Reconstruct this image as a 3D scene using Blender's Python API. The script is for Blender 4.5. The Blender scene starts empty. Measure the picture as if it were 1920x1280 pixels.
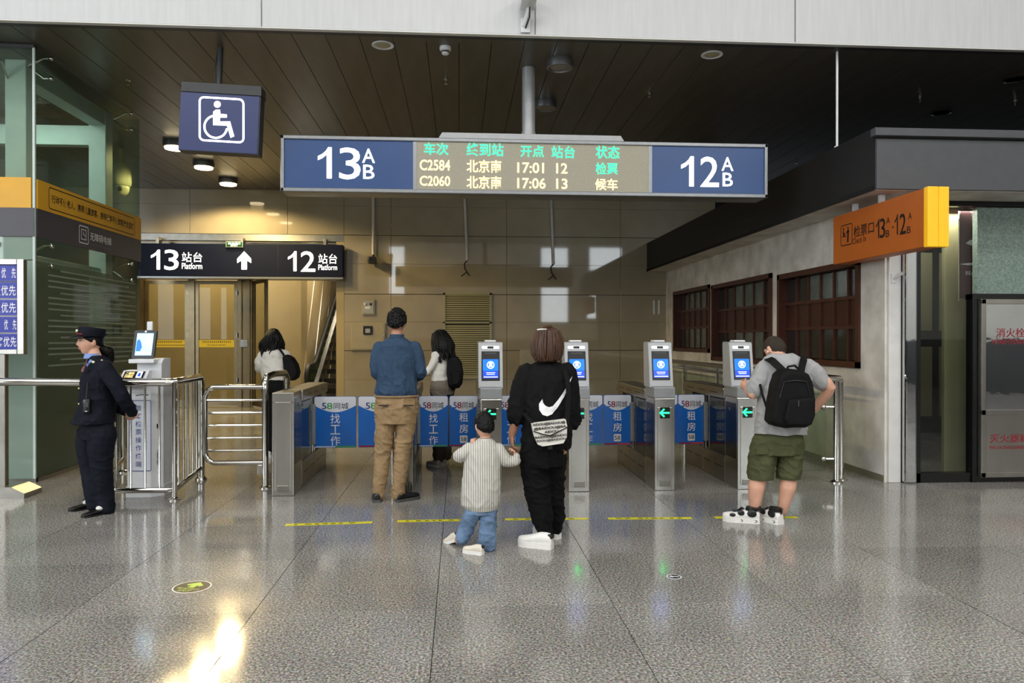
import bpy, bmesh, math, random
from mathutils import Vector, Matrix, noise
from mathutils.bvhtree import BVHTree
random.seed(7)
S = bpy.context.scene
C = S.collection
R = math.radians

# ------------------------------------------------------------------ camera
FPX = 1390.0; YAW = math.atan(99 / FPX); PITCH = R(0.2); CAMH = 1.52
cam = bpy.data.cameras.new('camera'); camo = bpy.data.objects.new('camera', cam); C.objects.link(camo)
cam.sensor_width = 36.0; cam.lens = FPX / 1920 * 36.0; cam.clip_start = 0.05; cam.clip_end = 200
camo.location = (0, 0, CAMH); camo.rotation_euler = (R(90) - PITCH, 0, -YAW)
S.camera = camo

# ------------------------------------------------------------------ light, world, exposure
S.view_settings.view_transform = 'Standard'; S.view_settings.look = 'None'
S.view_settings.gamma = 1.0; S.view_settings.use_curve_mapping = False
S.view_settings.exposure = 0.15
S.cycles.use_denoising = True
S.cycles.max_bounces = 8; S.cycles.transparent_max_bounces = 24
S.cycles.caustics_reflective = False; S.cycles.caustics_refractive = False
S.cycles.sample_clamp_indirect = 6.0
w = bpy.data.worlds.new('hall_world'); S.world = w; w.use_nodes = True
w.node_tree.nodes['Background'].inputs[0].default_value = (0.80, 0.90, 1.0, 1)
w.node_tree.nodes['Background'].inputs[1].default_value = 0.10
def area(name, loc, rot, sx, sy, power, col=(1, 1, 1)):
    l = bpy.data.lights.new(name, 'AREA'); l.shape = 'RECTANGLE'; l.size = sx; l.size_y = sy
    l.energy = power; l.color = col
    o = bpy.data.objects.new(name, l); C.objects.link(o); o.location = loc; o.rotation_euler = rot
    return o
# rows of luminaires under the high roof of the waiting hall (in front of the white fascia)
for i, yy in enumerate((-10.0, -6.5, -3.0, 0.5)):
    for j, xx in enumerate((-8.0, 0.0, 8.0)):
        area('hall_luminaire', (xx, yy, 9.6), (0, 0, 0), 4.0, 1.2, 215, (1.0, 0.985, 0.95))

# ------------------------------------------------------------------ measured points: a pixel of the 1920x1280 frame and a depth -> a place
_c, _s, _cp, _sp = math.cos(YAW), math.sin(YAW), math.cos(PITCH), math.sin(PITCH)
def ray(px, py):
    u = (px - 960) / FPX; v = (640 - py) / FPX
    fy = _cp + v * _sp; fz = -_sp + v * _cp
    return Vector((u * _c + fy * _s, -u * _s + fy * _c, fz))
def A(px, py, Y):
    r = ray(px, py); r = r * (Y / r.y); return Vector((r.x, Y, CAMH + r.z))
def AX(px, py, X):
    r = ray(px, py); r = r * (X / r.x); return Vector((X, r.y, CAMH + r.z))
def G(px, py, z=0.0):
    r = ray(px, py); r = r * ((z - CAMH) / r.z); return Vector((r.x, r.y, z))

# ------------------------------------------------------------------ materials
def lin(h):
    if not isinstance(h, str): return tuple(h)
    h = h.lstrip('#'); v = [int(h[i:i + 2], 16) / 255 for i in (0, 2, 4)]
    return tuple(x / 12.92 if x <= 0.04045 else ((x + 0.055) / 1.055) ** 2.4 for x in v)
def mat(name, col, rough=0.5, metal=0.0, var=0.0, scale=6.0, bump=0.0, bscale=60.0, emit=0.0, ecol=None, spec=0.5,
        stretch=(1, 1, 1), col2=None, coord='Object'):
    m = bpy.data.materials.new(name); m.use_nodes = True
    nt = m.node_tree; b = nt.nodes['Principled BSDF']; c = lin(col)
    b.inputs['Base Color'].default_value = (*c, 1); b.inputs['Roughness'].default_value = rough
    b.inputs['Metallic'].default_value = metal; b.inputs['Specular IOR Level'].default_value = spec
    if var or bump:
        tc = nt.nodes.new('ShaderNodeTexCoord'); mp = nt.nodes.new('ShaderNodeMapping')
        mp.inputs['Scale'].default_value = stretch; nt.links.new(tc.outputs[coord], mp.inputs[0])
    if var:
        n = nt.nodes.new('ShaderNodeTexNoise'); n.inputs['Scale'].default_value = scale; n.inputs['Detail'].default_value = 5
        nt.links.new(mp.outputs[0], n.inputs[0])
        r = nt.nodes.new('ShaderNodeValToRGB')
        c2 = lin(col2) if col2 else tuple(x * (1 - var) for x in c)
        r.color_ramp.elements[0].position = 0.32; r.color_ramp.elements[0].color = (*c2, 1)
        r.color_ramp.elements[1].position = 0.68; r.color_ramp.elements[1].color = (*[min(1, x * (1 + var * .5)) for x in c], 1)
        nt.links.new(n.outputs[0], r.inputs[0]); nt.links.new(r.outputs[0], b.inputs['Base Color'])
    if bump:
        n2 = nt.nodes.new('ShaderNodeTexNoise'); n2.inputs['Scale'].default_value = bscale; n2.inputs['Detail'].default_value = 3
        nt.links.new(mp.outputs[0], n2.inputs[0])
        bp = nt.nodes.new('ShaderNodeBump'); bp.inputs['Strength'].default_value = bump; bp.inputs['Distance'].default_value = 0.01
        nt.links.new(n2.outputs[0], bp.inputs['Height']); nt.links.new(bp.outputs[0], b.inputs['Normal'])
    if emit:
        b.inputs['Emission Color'].default_value = (*lin(ecol or col), 1); b.inputs['Emission Strength'].default_value = emit
    return m
def glass(name, tint, refl=1.0, rough=0.0, haze=0.0, hazecol='#808080'):
    m = bpy.data.materials.new(name); m.use_nodes = True; nt = m.node_tree; nt.nodes.clear()
    out = nt.nodes.new('ShaderNodeOutputMaterial'); mix = nt.nodes.new('ShaderNodeMixShader')
    tr = nt.nodes.new('ShaderNodeBsdfTransparent'); tr.inputs[0].default_value = (*lin(tint), 1)
    gl = nt.nodes.new('ShaderNodeBsdfGlossy'); gl.inputs['Roughness'].default_value = rough
    ge = nt.nodes.new('ShaderNodeNewGeometry'); dt = nt.nodes.new('ShaderNodeVectorMath'); dt.operation = 'DOT_PRODUCT'
    nt.links.new(ge.outputs['Normal'], dt.inputs[0]); nt.links.new(ge.outputs['Incoming'], dt.inputs[1])
    ops = []
    for op, b_ in (('ABSOLUTE', 0), ('SUBTRACT', 0), ('POWER', 5.0), ('MULTIPLY', .96), ('ADD', .04)):
        q = nt.nodes.new('ShaderNodeMath'); q.operation = op; q.inputs[1].default_value = b_; ops.append(q)
    ops[1].inputs[0].default_value = 1.0
    nt.links.new(dt.outputs['Value'], ops[0].inputs[0]); nt.links.new(ops[0].outputs[0], ops[1].inputs[1])
    for p_, q_ in zip(ops[1:], ops[2:]): nt.links.new(p_.outputs[0], q_.inputs[0])
    fr = ops[-1]
    mu = nt.nodes.new('ShaderNodeMath'); mu.operation = 'MULTIPLY'; mu.inputs[1].default_value = refl; mu.use_clamp = True
    nt.links.new(fr.outputs[0], mu.inputs[0]); nt.links.new(mu.outputs[0], mix.inputs[0])
    src = tr
    if haze:
        df = nt.nodes.new('ShaderNodeBsdfDiffuse'); df.inputs[0].default_value = (*lin(hazecol), 1)
        m2 = nt.nodes.new('ShaderNodeMixShader'); m2.inputs[0].default_value = haze
        nt.links.new(tr.outputs[0], m2.inputs[1]); nt.links.new(df.outputs[0], m2.inputs[2]); src = m2
    nt.links.new(src.outputs[0], mix.inputs[1]); nt.links.new(gl.outputs[0], mix.inputs[2]); nt.links.new(mix.outputs[0], out.inputs[0])
    return m
def granite():
    m = bpy.data.materials.new('granite'); m.use_nodes = True; nt = m.node_tree; b = nt.nodes['Principled BSDF']
    L = nt.links.new
    g = nt.nodes.new('ShaderNodeNewGeometry')
    n1 = nt.nodes.new('ShaderNodeTexNoise'); n1.inputs['Scale'].default_value = 75; n1.inputs['Detail'].default_value = 4; n1.inputs['Roughness'].default_value = 0.75
    n2 = nt.nodes.new('ShaderNodeTexVoronoi'); n2.inputs['Scale'].default_value = 150
    n3 = nt.nodes.new('ShaderNodeTexNoise'); n3.inputs['Scale'].default_value = 1.3; n3.inputs['Detail'].default_value = 4
    for n in (n1, n2, n3): L(g.outputs['Position'], n.inputs[0])
    r = nt.nodes.new('ShaderNodeValToRGB'); e = r.color_ramp.elements
    e[0].position = 0.34; e[0].color = (*lin('#3e3d3b'), 1); e[1].position = 0.66; e[1].color = (*lin('#dcd8d2'), 1)
    k = e.new(0.50); k.color = (*lin('#8f8c87'), 1)
    L(n1.outputs[0], r.inputs[0])
    mx = nt.nodes.new('ShaderNodeMixRGB'); mx.blend_type = 'MULTIPLY'; mx.inputs[0].default_value = 0.28
    L(r.outputs[0], mx.inputs[1]); L(n2.outputs['Color'], mx.inputs[2])
    oi = nt.nodes.new('ShaderNodeObjectInfo')
    mr = nt.nodes.new('ShaderNodeMapRange'); mr.inputs[3].default_value = 0.88; mr.inputs[4].default_value = 1.12
    L(oi.outputs['Random'], mr.inputs[0])
    m3 = nt.nodes.new('ShaderNodeMapRange'); m3.inputs[1].default_value = 0.3; m3.inputs[2].default_value = 0.7; m3.inputs[3].default_value = 0.86; m3.inputs[4].default_value = 1.12
    L(n3.outputs[0], m3.inputs[0])
    mm = nt.nodes.new('ShaderNodeMath'); mm.operation = 'MULTIPLY'; L(mr.outputs[0], mm.inputs[0]); L(m3.outputs[0], mm.inputs[1])
    vm = nt.nodes.new('ShaderNodeVectorMath'); vm.operation = 'SCALE'; L(mx.outputs[0], vm.inputs[0]); L(mm.outputs[0], vm.inputs['Scale'])
    L(vm.outputs[0], b.inputs['Base Color'])
    rr = nt.nodes.new('ShaderNodeMapRange'); rr.inputs[1].default_value = 0.3; rr.inputs[2].default_value = 0.7; rr.inputs[3].default_value = 0.07; rr.inputs[4].default_value = 0.17
    L(n3.outputs[0], rr.inputs[0]); L(rr.outputs[0], b.inputs['Roughness'])
    b.inputs['Specular IOR Level'].default_value = 0.62
    return m
M = dict(
    granite=granite(),
    joint=mat('floor_joint', '#2a2926', 0.8, var=.2),
    plank=mat('ceiling_plank', '#565149', 0.32, var=.25, scale=2.2, stretch=(3, .5, 1), spec=.35),
    ceilgap=mat('ceiling_gap', '#0b0b0b', 0.9, var=.1),
    fascia=mat('fascia_panel', '#c9cacc', 0.45, var=.05, scale=3, stretch=(8, 1, .6)),
    stone=mat('stone_panel', '#a59a85', 0.035, var=.07, scale=2.5, spec=.6),
    stonegap=mat('stone_gap', '#3a342a', 0.8, var=.1),
    warmwall=mat('beige_wall', '#b3a27c', 0.22, var=.08, scale=1.5),
    plaster=mat('plaster', '#dcd8d1', 0.75, var=.13, scale=3.5, bump=.12, bscale=25, col2='#bdb8b0'),
    whitepaint=mat('white_paint', '#d9d7d4', 0.5, var=.06, scale=8),
    bulk=mat('bulkhead_grey', '#4b4c50', 0.55, var=.08, scale=9, bump=.05, bscale=300),
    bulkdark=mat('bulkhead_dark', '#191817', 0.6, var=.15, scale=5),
    steel=mat('brushed_steel', '#b9b6b0', 0.24, 1.0, var=.10, scale=7, stretch=(1, 1, .25), bump=.012, bscale=14),
    steel2=mat('satin_steel', '#9c9890', 0.32, 1.0, var=.12, scale=9, stretch=(1, .3, 1)),
    chrome=mat('polished_tube', '#cfccc6', 0.10, 1.0, var=.05, scale=12),
    mirror=mat('mirror_steel', '#d6d8db', 0.03, 1.0, bump=.16, bscale=3.0, var=.03),
    alu=mat('aluminium_frame', '#8d8f92', 0.35, .85, var=.08, scale=14),
    doorframe=mat('bronze_frame', '#8a7d63', 0.3, .75, var=.1, scale=9),
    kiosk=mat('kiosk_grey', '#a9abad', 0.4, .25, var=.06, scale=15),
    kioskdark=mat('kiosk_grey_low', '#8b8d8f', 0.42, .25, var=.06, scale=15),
    white=mat('white_plastic', '#dcdde0', 0.4, var=.04, scale=14),
    black=mat('black_plastic', '#0c0c0d', 0.3, var=.1, scale=15),
    rubber=mat('black_rubber', '#111111', 0.55, var=.15, scale=20),
    darkgrey=mat('dark_grey_metal', '#3b3c3e', 0.5, .2, var=.1, scale=10),
    navy=mat('navy_sign', '#0b1228', 0.6, var=.1, scale=4, spec=.15, emit=.06, ecol='#141e40'),
    signblue=mat('sign_blue', '#22406f', 0.3, var=.06, scale=3, emit=.20, ecol='#30528a'),
    signblue2=mat('sign_blue_dark', '#1c2a5c', 0.35, var=.06, scale=3, emit=.12, ecol='#263672'),
    lit=mat('lit_letter', '#ffffff', 0.5, emit=2.2, var=.01),
    ledback=mat('led_panel', '#8b8779', 0.55, var=.12, scale=60, emit=.26, ecol='#a8a08a'),
    ledgreen=mat('led_green', '#20d080', 0.5, emit=1.7, ecol='#30f0a0', var=.01),
    ledamber=mat('led_amber', '#ffd890', 0.5, emit=1.9, ecol='#ffd98c', var=.01),
    plateblue=mat('plate_blue', '#1a2a9e', 0.35, var=.05, scale=5),
    yellow=mat('yellow_panel', '#e0a72c', 0.45, var=.06, scale=4),
    tape=mat('yellow_tape', '#e3da22', 0.4, var=.08, scale=14),
    gold=mat('yellow_strip', '#f0d020', 0.45, var=.05, scale=12),
    bandgrey=mat('band_grey', '#45424a', 0.4, var=.06, scale=5),
    orange=mat('orange_panel', '#b8601f', 0.5, var=.06, scale=6),
    endyellow=mat('sign_end_yellow', '#f0b51a', 0.35, var=.06, scale=8, emit=.25, ecol='#f5b81c'),
    ink=mat('black_ink', '#0d0b0a', 0.6, var=.1, scale=30),
    inkblue=mat('blue_ink', '#22307a', 0.5, var=.1, scale=30),
    inkred=mat('red_ink', '#8c1626', 0.5, var=.1, scale=30),
    inkwhite=mat('white_ink', '#e8e8ea', 0.5, var=.03, scale=30),
    inkgrey=mat('grey_ink', '#6e6f70', 0.5, var=.1, scale=30),
    flapblue=mat('flap_blue', '#1668c4', 0.25, var=.08, scale=5),
    flapwhite=mat('flap_white', '#d8dbe4', 0.3, var=.04, scale=5),
    flapgreen=mat('flap_green', '#3f9a44', 0.35, var=.05, scale=10),
    flapred=mat('flap_red', '#c2392b', 0.35, var=.05, scale=10),
    greenarrow=mat('green_arrow', '#10e060', 0.5, emit=5.0, ecol='#18f070', var=.01),
    screen=mat('screen_blue', '#1266d8', 0.2, emit=.85, ecol='#1c74e8', var=.12, scale=8),
    screen2=mat('screen_indigo', '#1a3fc4', 0.2, emit=.8, ecol='#2450d8', var=.12, scale=10),
    screenl=mat('screen_pale', '#a8dcf4', 0.2, emit=.95, ecol='#a6dcf6', var=.15, scale=14),
    screenw=mat('screen_white', '#ffffff', 0.3, emit=1.0, var=.01),
    green=mat('exit_green', '#0c4012', 0.6, spec=.1, emit=.18, ecol='#2a7a2c', var=.05),
    paleframe=mat('pale_green_steel', '#c6d3cd', 0.45, var=.08, scale=5),
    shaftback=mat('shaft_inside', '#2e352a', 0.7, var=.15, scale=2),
    wood=mat('brown_window_wood', '#47241a', 0.4, var=.25, scale=7, stretch=(1, 1, 4)),
    wooddark=mat('brown_panel', '#3c1d15', 0.35, var=.2, scale=5),
    speckle=mat('speckled_panel', '#7f9088', 0.45, var=.22, scale=55, col2='#5f7068'),
    banner=mat('banner_maroon', '#4a2730', 0.5, var=.1, scale=4),
    blackframe=mat('black_frame', '#121213', 0.22, var=.1, scale=8),
    cream=mat('cream_panel', '#a9a483', 0.5, var=.06, scale=5),
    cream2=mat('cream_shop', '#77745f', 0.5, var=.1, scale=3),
    lamp=mat('lamp_on', '#fff4d8', 0.5, emit=10.0, ecol='#ffe9b8', var=.01),
    lampoff=mat('lamp_off', '#8d8980', 0.4, var=.05, scale=10),
    esglass=mat('escalator_panel', '#2c3f2c', 0.08, var=.1, scale=4, spec=.6),
    step=mat('escalator_step', '#23211d', 0.5, .4, var=.2, scale=20),
    lime=mat('lime_print', '#b9d654', 0.5, var=.05, scale=20),
    stickerblack=mat('sticker_black', '#26231f', 0.5, var=.12, scale=20),
    g_clear=glass('glass_clear', '#eef4ee', 1.0),
    g_green=glass('glass_green', '#eef5f0', 1.0, haze=.05, hazecol='#7a8c7e'),
    g_green_low=glass('glass_green_low', '#c4d4c6', 1.0, haze=.30, hazecol='#76866e'),
    g_door=glass('glass_door', '#e6e3d2', .3, haze=.06, hazecol='#8c8468'),
    g_dark=glass('glass_dark', '#e0e3df', .9, haze=.02, hazecol='#2c2f2d'),
    g_green_front=glass('glass_green_front', '#d4e4d8', 1.0, haze=.48, hazecol='#b4c8bc'),
    boxcream=mat('box_cream', '#a89e86', 0.4, var=.06, scale=6),
    palestripe=glass('pale_stripe', '#c8d6c8', .6, haze=.55, hazecol='#a9b8a6'),
    winglass=mat('window_pane', '#5c6662', 0.08, var=.3, scale=6, spec=.8),
    winglass2=mat('window_pane_dark', '#242421', 0.08, var=.3, scale=5, spec=.7),
    daypane=mat('hall_daylight_pane', '#e8f0f5', 0.3, emit=7.5, ecol='#e8f0f5', var=.05),
    hallwall=mat('hall_wall', '#a5a29b', 0.6, var=.08, scale=1),
)

# ------------------------------------------------------------------ mesh helpers
class MB:
    def __init__(s): s.v = []; s.f = []
    def add(s, vs, fs):
        k = len(s.v); s.v += [tuple(v) for v in vs]; s.f += [tuple(i + k for i in f) for f in fs]; return s
    def box(s, x0, x1, y0, y1, z0, z1):
        x0, x1 = min(x0, x1), max(x0, x1); y0, y1 = min(y0, y1), max(y0, y1); z0, z1 = min(z0, z1), max(z0, z1)
        return s.add([(x0, y0, z0), (x1, y0, z0), (x1, y1, z0), (x0, y1, z0), (x0, y0, z1), (x1, y0, z1), (x1, y1, z1), (x0, y1, z1)],
                     [(3, 2, 1, 0), (4, 5, 6, 7), (0, 1, 5, 4), (1, 2, 6, 5), (2, 3, 7, 6), (3, 0, 4, 7)])
    def rbox(s, x0, x1, y0, y1, z0, z1, r=.01):
        """box with chamfered edges"""
        bm = bmesh.new(); t = MB().box(x0, x1, y0, y1, z0, z1)
        vs = [bm.verts.new(v) for v in t.v]
        for f in t.f: bm.faces.new([vs[i] for i in f])
        bmesh.ops.bevel(bm, geom=list(bm.edges), offset=r, segments=2, affect='EDGES', profile=.5)
        bm.verts.index_update(); s.add([v.co[:] for v in bm.verts], [[v.index for v in f.verts] for f in bm.faces]); bm.free(); return s
    def prism(s, poly, fn, a, b):
        """poly of 2D points, fn(u,v,w)->xyz, extruded w from a to b"""
        n = len(poly); vs = [fn(u, v, a) for u, v in poly] + [fn(u, v, b) for u, v in poly]
        fs = [tuple(range(n))[::-1], tuple(range(n, 2 * n))] + [(i, (i + 1) % n, n + (i + 1) % n, n + i) for i in range(n)]
        return s.add(vs, fs)
    def tube(s, pts, r, n=10, cap=True):
        pts = [Vector(p) for p in pts]; rs = r if isinstance(r, (list, tuple)) else [r] * len(pts)
        vs = []; fs = []; up = None
        for i, p in enumerate(pts):
            t = (pts[min(i + 1, len(pts) - 1)] - pts[max(i - 1, 0)]).normalized()
            if up is None: up = Vector((0, 0, 1)) if abs(t.z) < .9 else Vector((1, 0, 0))
            a = t.cross(up).normalized(); up = a.cross(t).normalized()
            for k in range(n):
                q = 2 * math.pi * k / n; vs.append(p + (a * math.cos(q) + up * math.sin(q)) * rs[i])
        for i in range(len(pts) - 1):
            for k in range(n):
                fs.append((i * n + k, i * n + (k + 1) % n, (i + 1) * n + (k + 1) % n, (i + 1) * n + k))
        if cap: fs += [tuple(range(n))[::-1], tuple((len(pts) - 1) * n + k for k in range(n))]
        return s.add(vs, fs)
    def cyl(s, p0, p1, r, n=16): return s.tube([p0, p1], r, n)
    def lathe(s, prof, c, n=24):
        """prof: (radius, z) from one end to the other, about a vertical axis through c"""
        vs = []; fs = []
        for r, z in prof:
            for k in range(n):
                q = 2 * math.pi * k / n; vs.append((c[0] + r * math.cos(q), c[1] + r * math.sin(q), c[2] + z))
        for i in range(len(prof) - 1):
            for k in range(n): fs.append((i * n + k, i * n + (k + 1) % n, (i + 1) * n + (k + 1) % n, (i + 1) * n + k))
        fs += [tuple(range(n))[::-1], tuple((len(prof) - 1) * n + k for k in range(n))]
        return s.add(vs, fs)
    def ball(s, c, r, n=14, m=9, rot=None):
        r = r if isinstance(r, (list, tuple)) else (r, r, r); vs = []; fs = []; c = Vector(c)
        for i in range(m + 1):
            a = math.pi * i / m
            for k in range(n):
                q = 2 * math.pi * k / n
                p = Vector((r[0] * math.sin(a) * math.cos(q), r[1] * math.sin(a) * math.sin(q), r[2] * math.cos(a)))
                vs.append(c + (rot @ p if rot else p))
        for i in range(m):
            for k in range(n): fs.append((i * n + k, (i + 1) * n + k, (i + 1) * n + (k + 1) % n, i * n + (k + 1) % n))
        return s.add(vs, fs)
    def mesh(s, name, smooth=False):
        me = bpy.data.meshes.new(name); me.from_pydata(s.v, [], s.f)
        bm = bmesh.new(); bm.from_mesh(me); bmesh.ops.remove_doubles(bm, verts=bm.verts, dist=1e-5)
        bmesh.ops.recalc_face_normals(bm, faces=bm.faces); bm.to_mesh(me); bm.free()
        if smooth:
            for p in me.polygons: p.use_smooth = True
            try: me.set_sharp_from_angle(angle=R(40))
            except Exception: pass
        return me
def link(name, me, m, parent=None, loc=None):
    if m is not None and not me.materials: me.materials.append(M[m] if isinstance(m, str) else m)
    o = bpy.data.objects.new(name, me); C.objects.link(o)
    if parent is not None:
        o.parent = parent
        if not parent.get('_local'): o.matrix_parent_inverse = Matrix.Translation(-root_loc(parent))
    if loc is not None: o.location = loc
    return o
def root_loc(o):
    v = Vector((0, 0, 0))
    while o is not None:
        v += Vector(o.location); v += o.matrix_parent_inverse.translation if o.parent else Vector((0, 0, 0)); o = o.parent
    return v
def build(name, mb, m, parent=None, smooth=False):
    return link(name, mb.mesh(name, smooth), m, parent)
def tag(o, label, cat, group=None, kind=None):
    o['label'] = label; o['category'] = cat
    if group: o['group'] = group
    if kind: o['kind'] = kind
    return o
def thing(name, label, cat, loc=(0, 0, 0), group=None):
    o = bpy.data.objects.new(name, None); C.objects.link(o); o.location = loc; o.empty_display_size = .1
    return tag(o, label, cat, group)
def struct(name, mb, m, parent=None, smooth=False, label=None):
    o = build(name, mb, m, parent, smooth)
    if parent is None:
        o['kind'] = 'structure'
        if label: o['label'] = label
    return o
def copy_tree(o, parent=None):
    c = o.copy(); C.objects.link(c); c.parent = parent
    if parent is not None: c.matrix_parent_inverse = o.matrix_parent_inverse.copy()
    for ch in list(o.children): copy_tree(ch, c)
    return c
def rrect(x0, x1, y0, y1, r, n=5):
    p = []
    for cx, cy, a in ((x1 - r, y1 - r, 0), (x0 + r, y1 - r, 90), (x0 + r, y0 + r, 180), (x1 - r, y0 + r, 270)):
        for i in range(n + 1):
            q = R(a + 90 * i / n); p.append((cx + r * math.cos(q), cy + r * math.sin(q)))
    return p
XZ = lambda u, v, w: (u, w, v)      # picture in the XZ plane, extruded along Y
XY = lambda u, v, w: (u, v, w)
YZ = lambda u, v, w: (w, u, v)

# ------------------------------------------------------------------ lettering: font outlines turned into thin meshes
def text_mesh(txt, bold=0.0, shear=0.0, spacing=1.0, line=1.0):
    if txt == '1':
        me = bpy.data.meshes.new('one'); k = bold * 1.2
        me.from_pydata([(x, y, 0) for x, y in ((.66 - k, 0), (.95, 0), (.95, 1), (.74, 1), (.62, .89), (.42, .79), (.15, .71), (.15, .58), (.42, .65), (.66 - k, .76))], [], [tuple(range(10))]); return me
    c = bpy.data.curves.new('t', 'FONT'); c.body = txt; c.size = 1; c.extrude = 0.0; c.offset = bold
    c.shear = shear; c.space_character = spacing; c.space_line = line; c.resolution_u = 3
    o = bpy.data.objects.new('t', c); C.objects.link(o)
    bpy.context.view_layer.update()
    me = bpy.data.meshes.new_from_object(o.evaluated_get(bpy.context.evaluated_depsgraph_get()))
    bpy.data.objects.remove(o); bpy.data.curves.remove(c)
    return me
def fit_text(me, fn, u0, u1, v0, v1):
    """stretch the flat outline into the box u0..u1, v0..v1 of the plane fn(u,v)"""
    xs = [v.co.x for v in me.vertices]; ys = [v.co.y for v in me.vertices]
    ax, bx, ay, by = min(xs), max(xs), min(ys), max(ys)
    for v in me.vertices:
        u = u0 + (v.co.x - ax) / max(bx - ax, 1e-6) * (u1 - u0); t = v0 + (v.co.y - ay) / max(by - ay, 1e-6) * (v1 - v0)
        v.co = Vector(fn(u, t))
    return me
def text(txt, fn, u0, u1, v0, v1, m, parent, bold=0.0, spacing=1.0, name='lettering'):
    """lettering fills the box u0..u1 x v0..v1"""
    me = fit_text(text_mesh(txt, bold, spacing=spacing), fn, u0, u1, v0, v1)
    return link(name, me, m, parent)
def flat(poly, fn, m, parent, name='print', eps=.0012):
    """thin printed shape: polygon in plane fn(u,v,w)"""
    return build(name, MB().prism(poly, fn, 0, eps), m, parent)

# ================================================================== the setting
ZC = 4.64; YF = 7.6; YB = 15.9
# ---- floor: granite tiles over a dark bed
floor = struct('floor', MB().box(-13, 15, -14, 26, -.10, -.012), 'joint', label='polished grey granite tile floor')
tm = MB(); g = .0022
tm.add([(-.5, -.495, 0), (.5, -.495, 0), (.5, .495, 0), (-.5, .495, 0), (-.5, -.495, -.02), (.5, -.495, -.02), (.5, .495, -.02), (-.5, .495, -.02)],
       [(0, 1, 2, 3), (7, 6, 5, 4), (0, 4, 5, 1), (1, 5, 6, 2), (2, 6, 7, 3), (3, 7, 4, 0)])
tile_me = tm.mesh('tile'); tile_me.materials.append(M['granite'])
cells = []
TX, TY = 1.01, .985
for i in range(-12, 15):
    for j in range(-18, 22):
        cx = -.13 + TX * (i + .5); cy = 4.20 + TY * (j + .5)
        a = math.atan2(cx, cy) - YAW
        d = math.hypot(cx, cy)
        seen = cy > 2.2 and abs(a) < R(38) and cy < 20.2 and not (cx < -4.9 and 8.3 < cy < 10.6) and not (cx > 4.9 and cy > 7.6)
        cells.append((d if seen else 1e3 + d, cx, cy))
cells.sort()
rest = MB()
for k, (d, cx, cy) in enumerate(cells):
    if k < 235 and d < 1e3:
        o = link('tile', tile_me, None, floor, (cx, cy, 0)); o.scale = ((TX - 2 * g) / 1.0, (TY - 2 * g) / .99, 1)
    elif -13 < cx < 15 and cy < 26:
        x, y, hx, hy = cx, cy, TX / 2 - g, TY / 2 - g
        rest.add([(x - hx, y - hy, 0), (x + hx, y - hy, 0), (x + hx, y + hy, 0), (x - hx, y + hy, 0)], [(0, 1, 2, 3)])
o = build('tile_field', rest, 'granite', floor); o['kind'] = 'stuff'

# ---- ceiling of the gate area: dark planks running away from the camera
ceil_ = struct('ceiling', MB().box(-12, 14, YF + .05, YB + 6, ZC + .03, ZC + .12), 'ceilgap', label='dark plank ceiling above the ticket gates')
PW = .343
pm = MB().rbox(.003, PW - .003, 0, YB - YF - .16, 0, .025, .003).mesh('ceiling_plank'); pm.materials.append(M['plank'])
for k in range(-30, 34):
    link('ceiling_plank', pm, None, ceil_, (k * PW, YF + .14, ZC))
build('edge_trim', MB().box(-12, 14, YF + .06, YF + .135, ZC - .004, ZC + .02), 'darkgrey', ceil_)
# ---- white fascia over the opening, hung panels
fas = struct('wall_fascia', MB().box(-12, 14, YF + .03, YF + .30, ZC + .02, 9.9), 'whitepaint', label='white panelled fascia above the gates')
ex = [-12.98, -10.23, -7.48, -4.73, -1.975, .78, 3.537, 6.29, 9.04, 11.8, 14.5]
for a, b in zip(ex, ex[1:]):
    for z0, z1 in ((ZC + .008, 6.6), (6.606, 8.3), (8.306, 9.85)):
        build('fascia_panel', MB().rbox(a + .006, b - .006, YF, YF + .025, z0, z1, .004), 'fascia', fas)
build('lip', MB().box(-12, 14, YF - .004, YF + .055, ZC - .006, ZC + .006), 'whitepaint', fas)

# ---- back wall of glossy stone panels
wb = struct('wall_back', MB().box(-2.43, 5.6, YB + .02, YB + .30, 0, ZC + .03), 'stonegap', label='glossy beige stone panel wall behind the gates')
xs = [-2.43, -1.446, 1.018, 3.49, 5.6]; zs = [0.0, .653, 1.27, 1.876, 2.47, 3.11, 3.716, 4.33, ZC + .02]
for a, b in zip(xs, xs[1:]):
    for k in range(8):
        g1 = .006 if k in (2, 4, 6) else .0015; g2 = .006 if k + 1 in (2, 4, 6) else .0015
        build('stone_panel', MB().rbox(a + .004, b - .004, YB, YB + .022, zs[k] + g1, zs[k + 1] - g2, .002), 'stone', wb)
wl = struct('wall_lintel', MB().box(-12, -2.43, YB + .02, YB + .30, 3.72, ZC + .03), 'stonegap', label='beige panel lintel over the platform doors')
lx = [-12, -9.9, -7.6, -5.6, -3.6, -2.43]
for a, b in zip(lx, lx[1:]):
    build('stone_panel', MB().rbox(a + .003, b - .003, YB, YB + .022, 3.72, 4.33 - .002, .002), 'stone', wl)
    build('stone_panel', MB().rbox(a + .003, b - .003, YB, YB + .022, 4.33, ZC + .02, .002), 'stone', wl)
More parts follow.
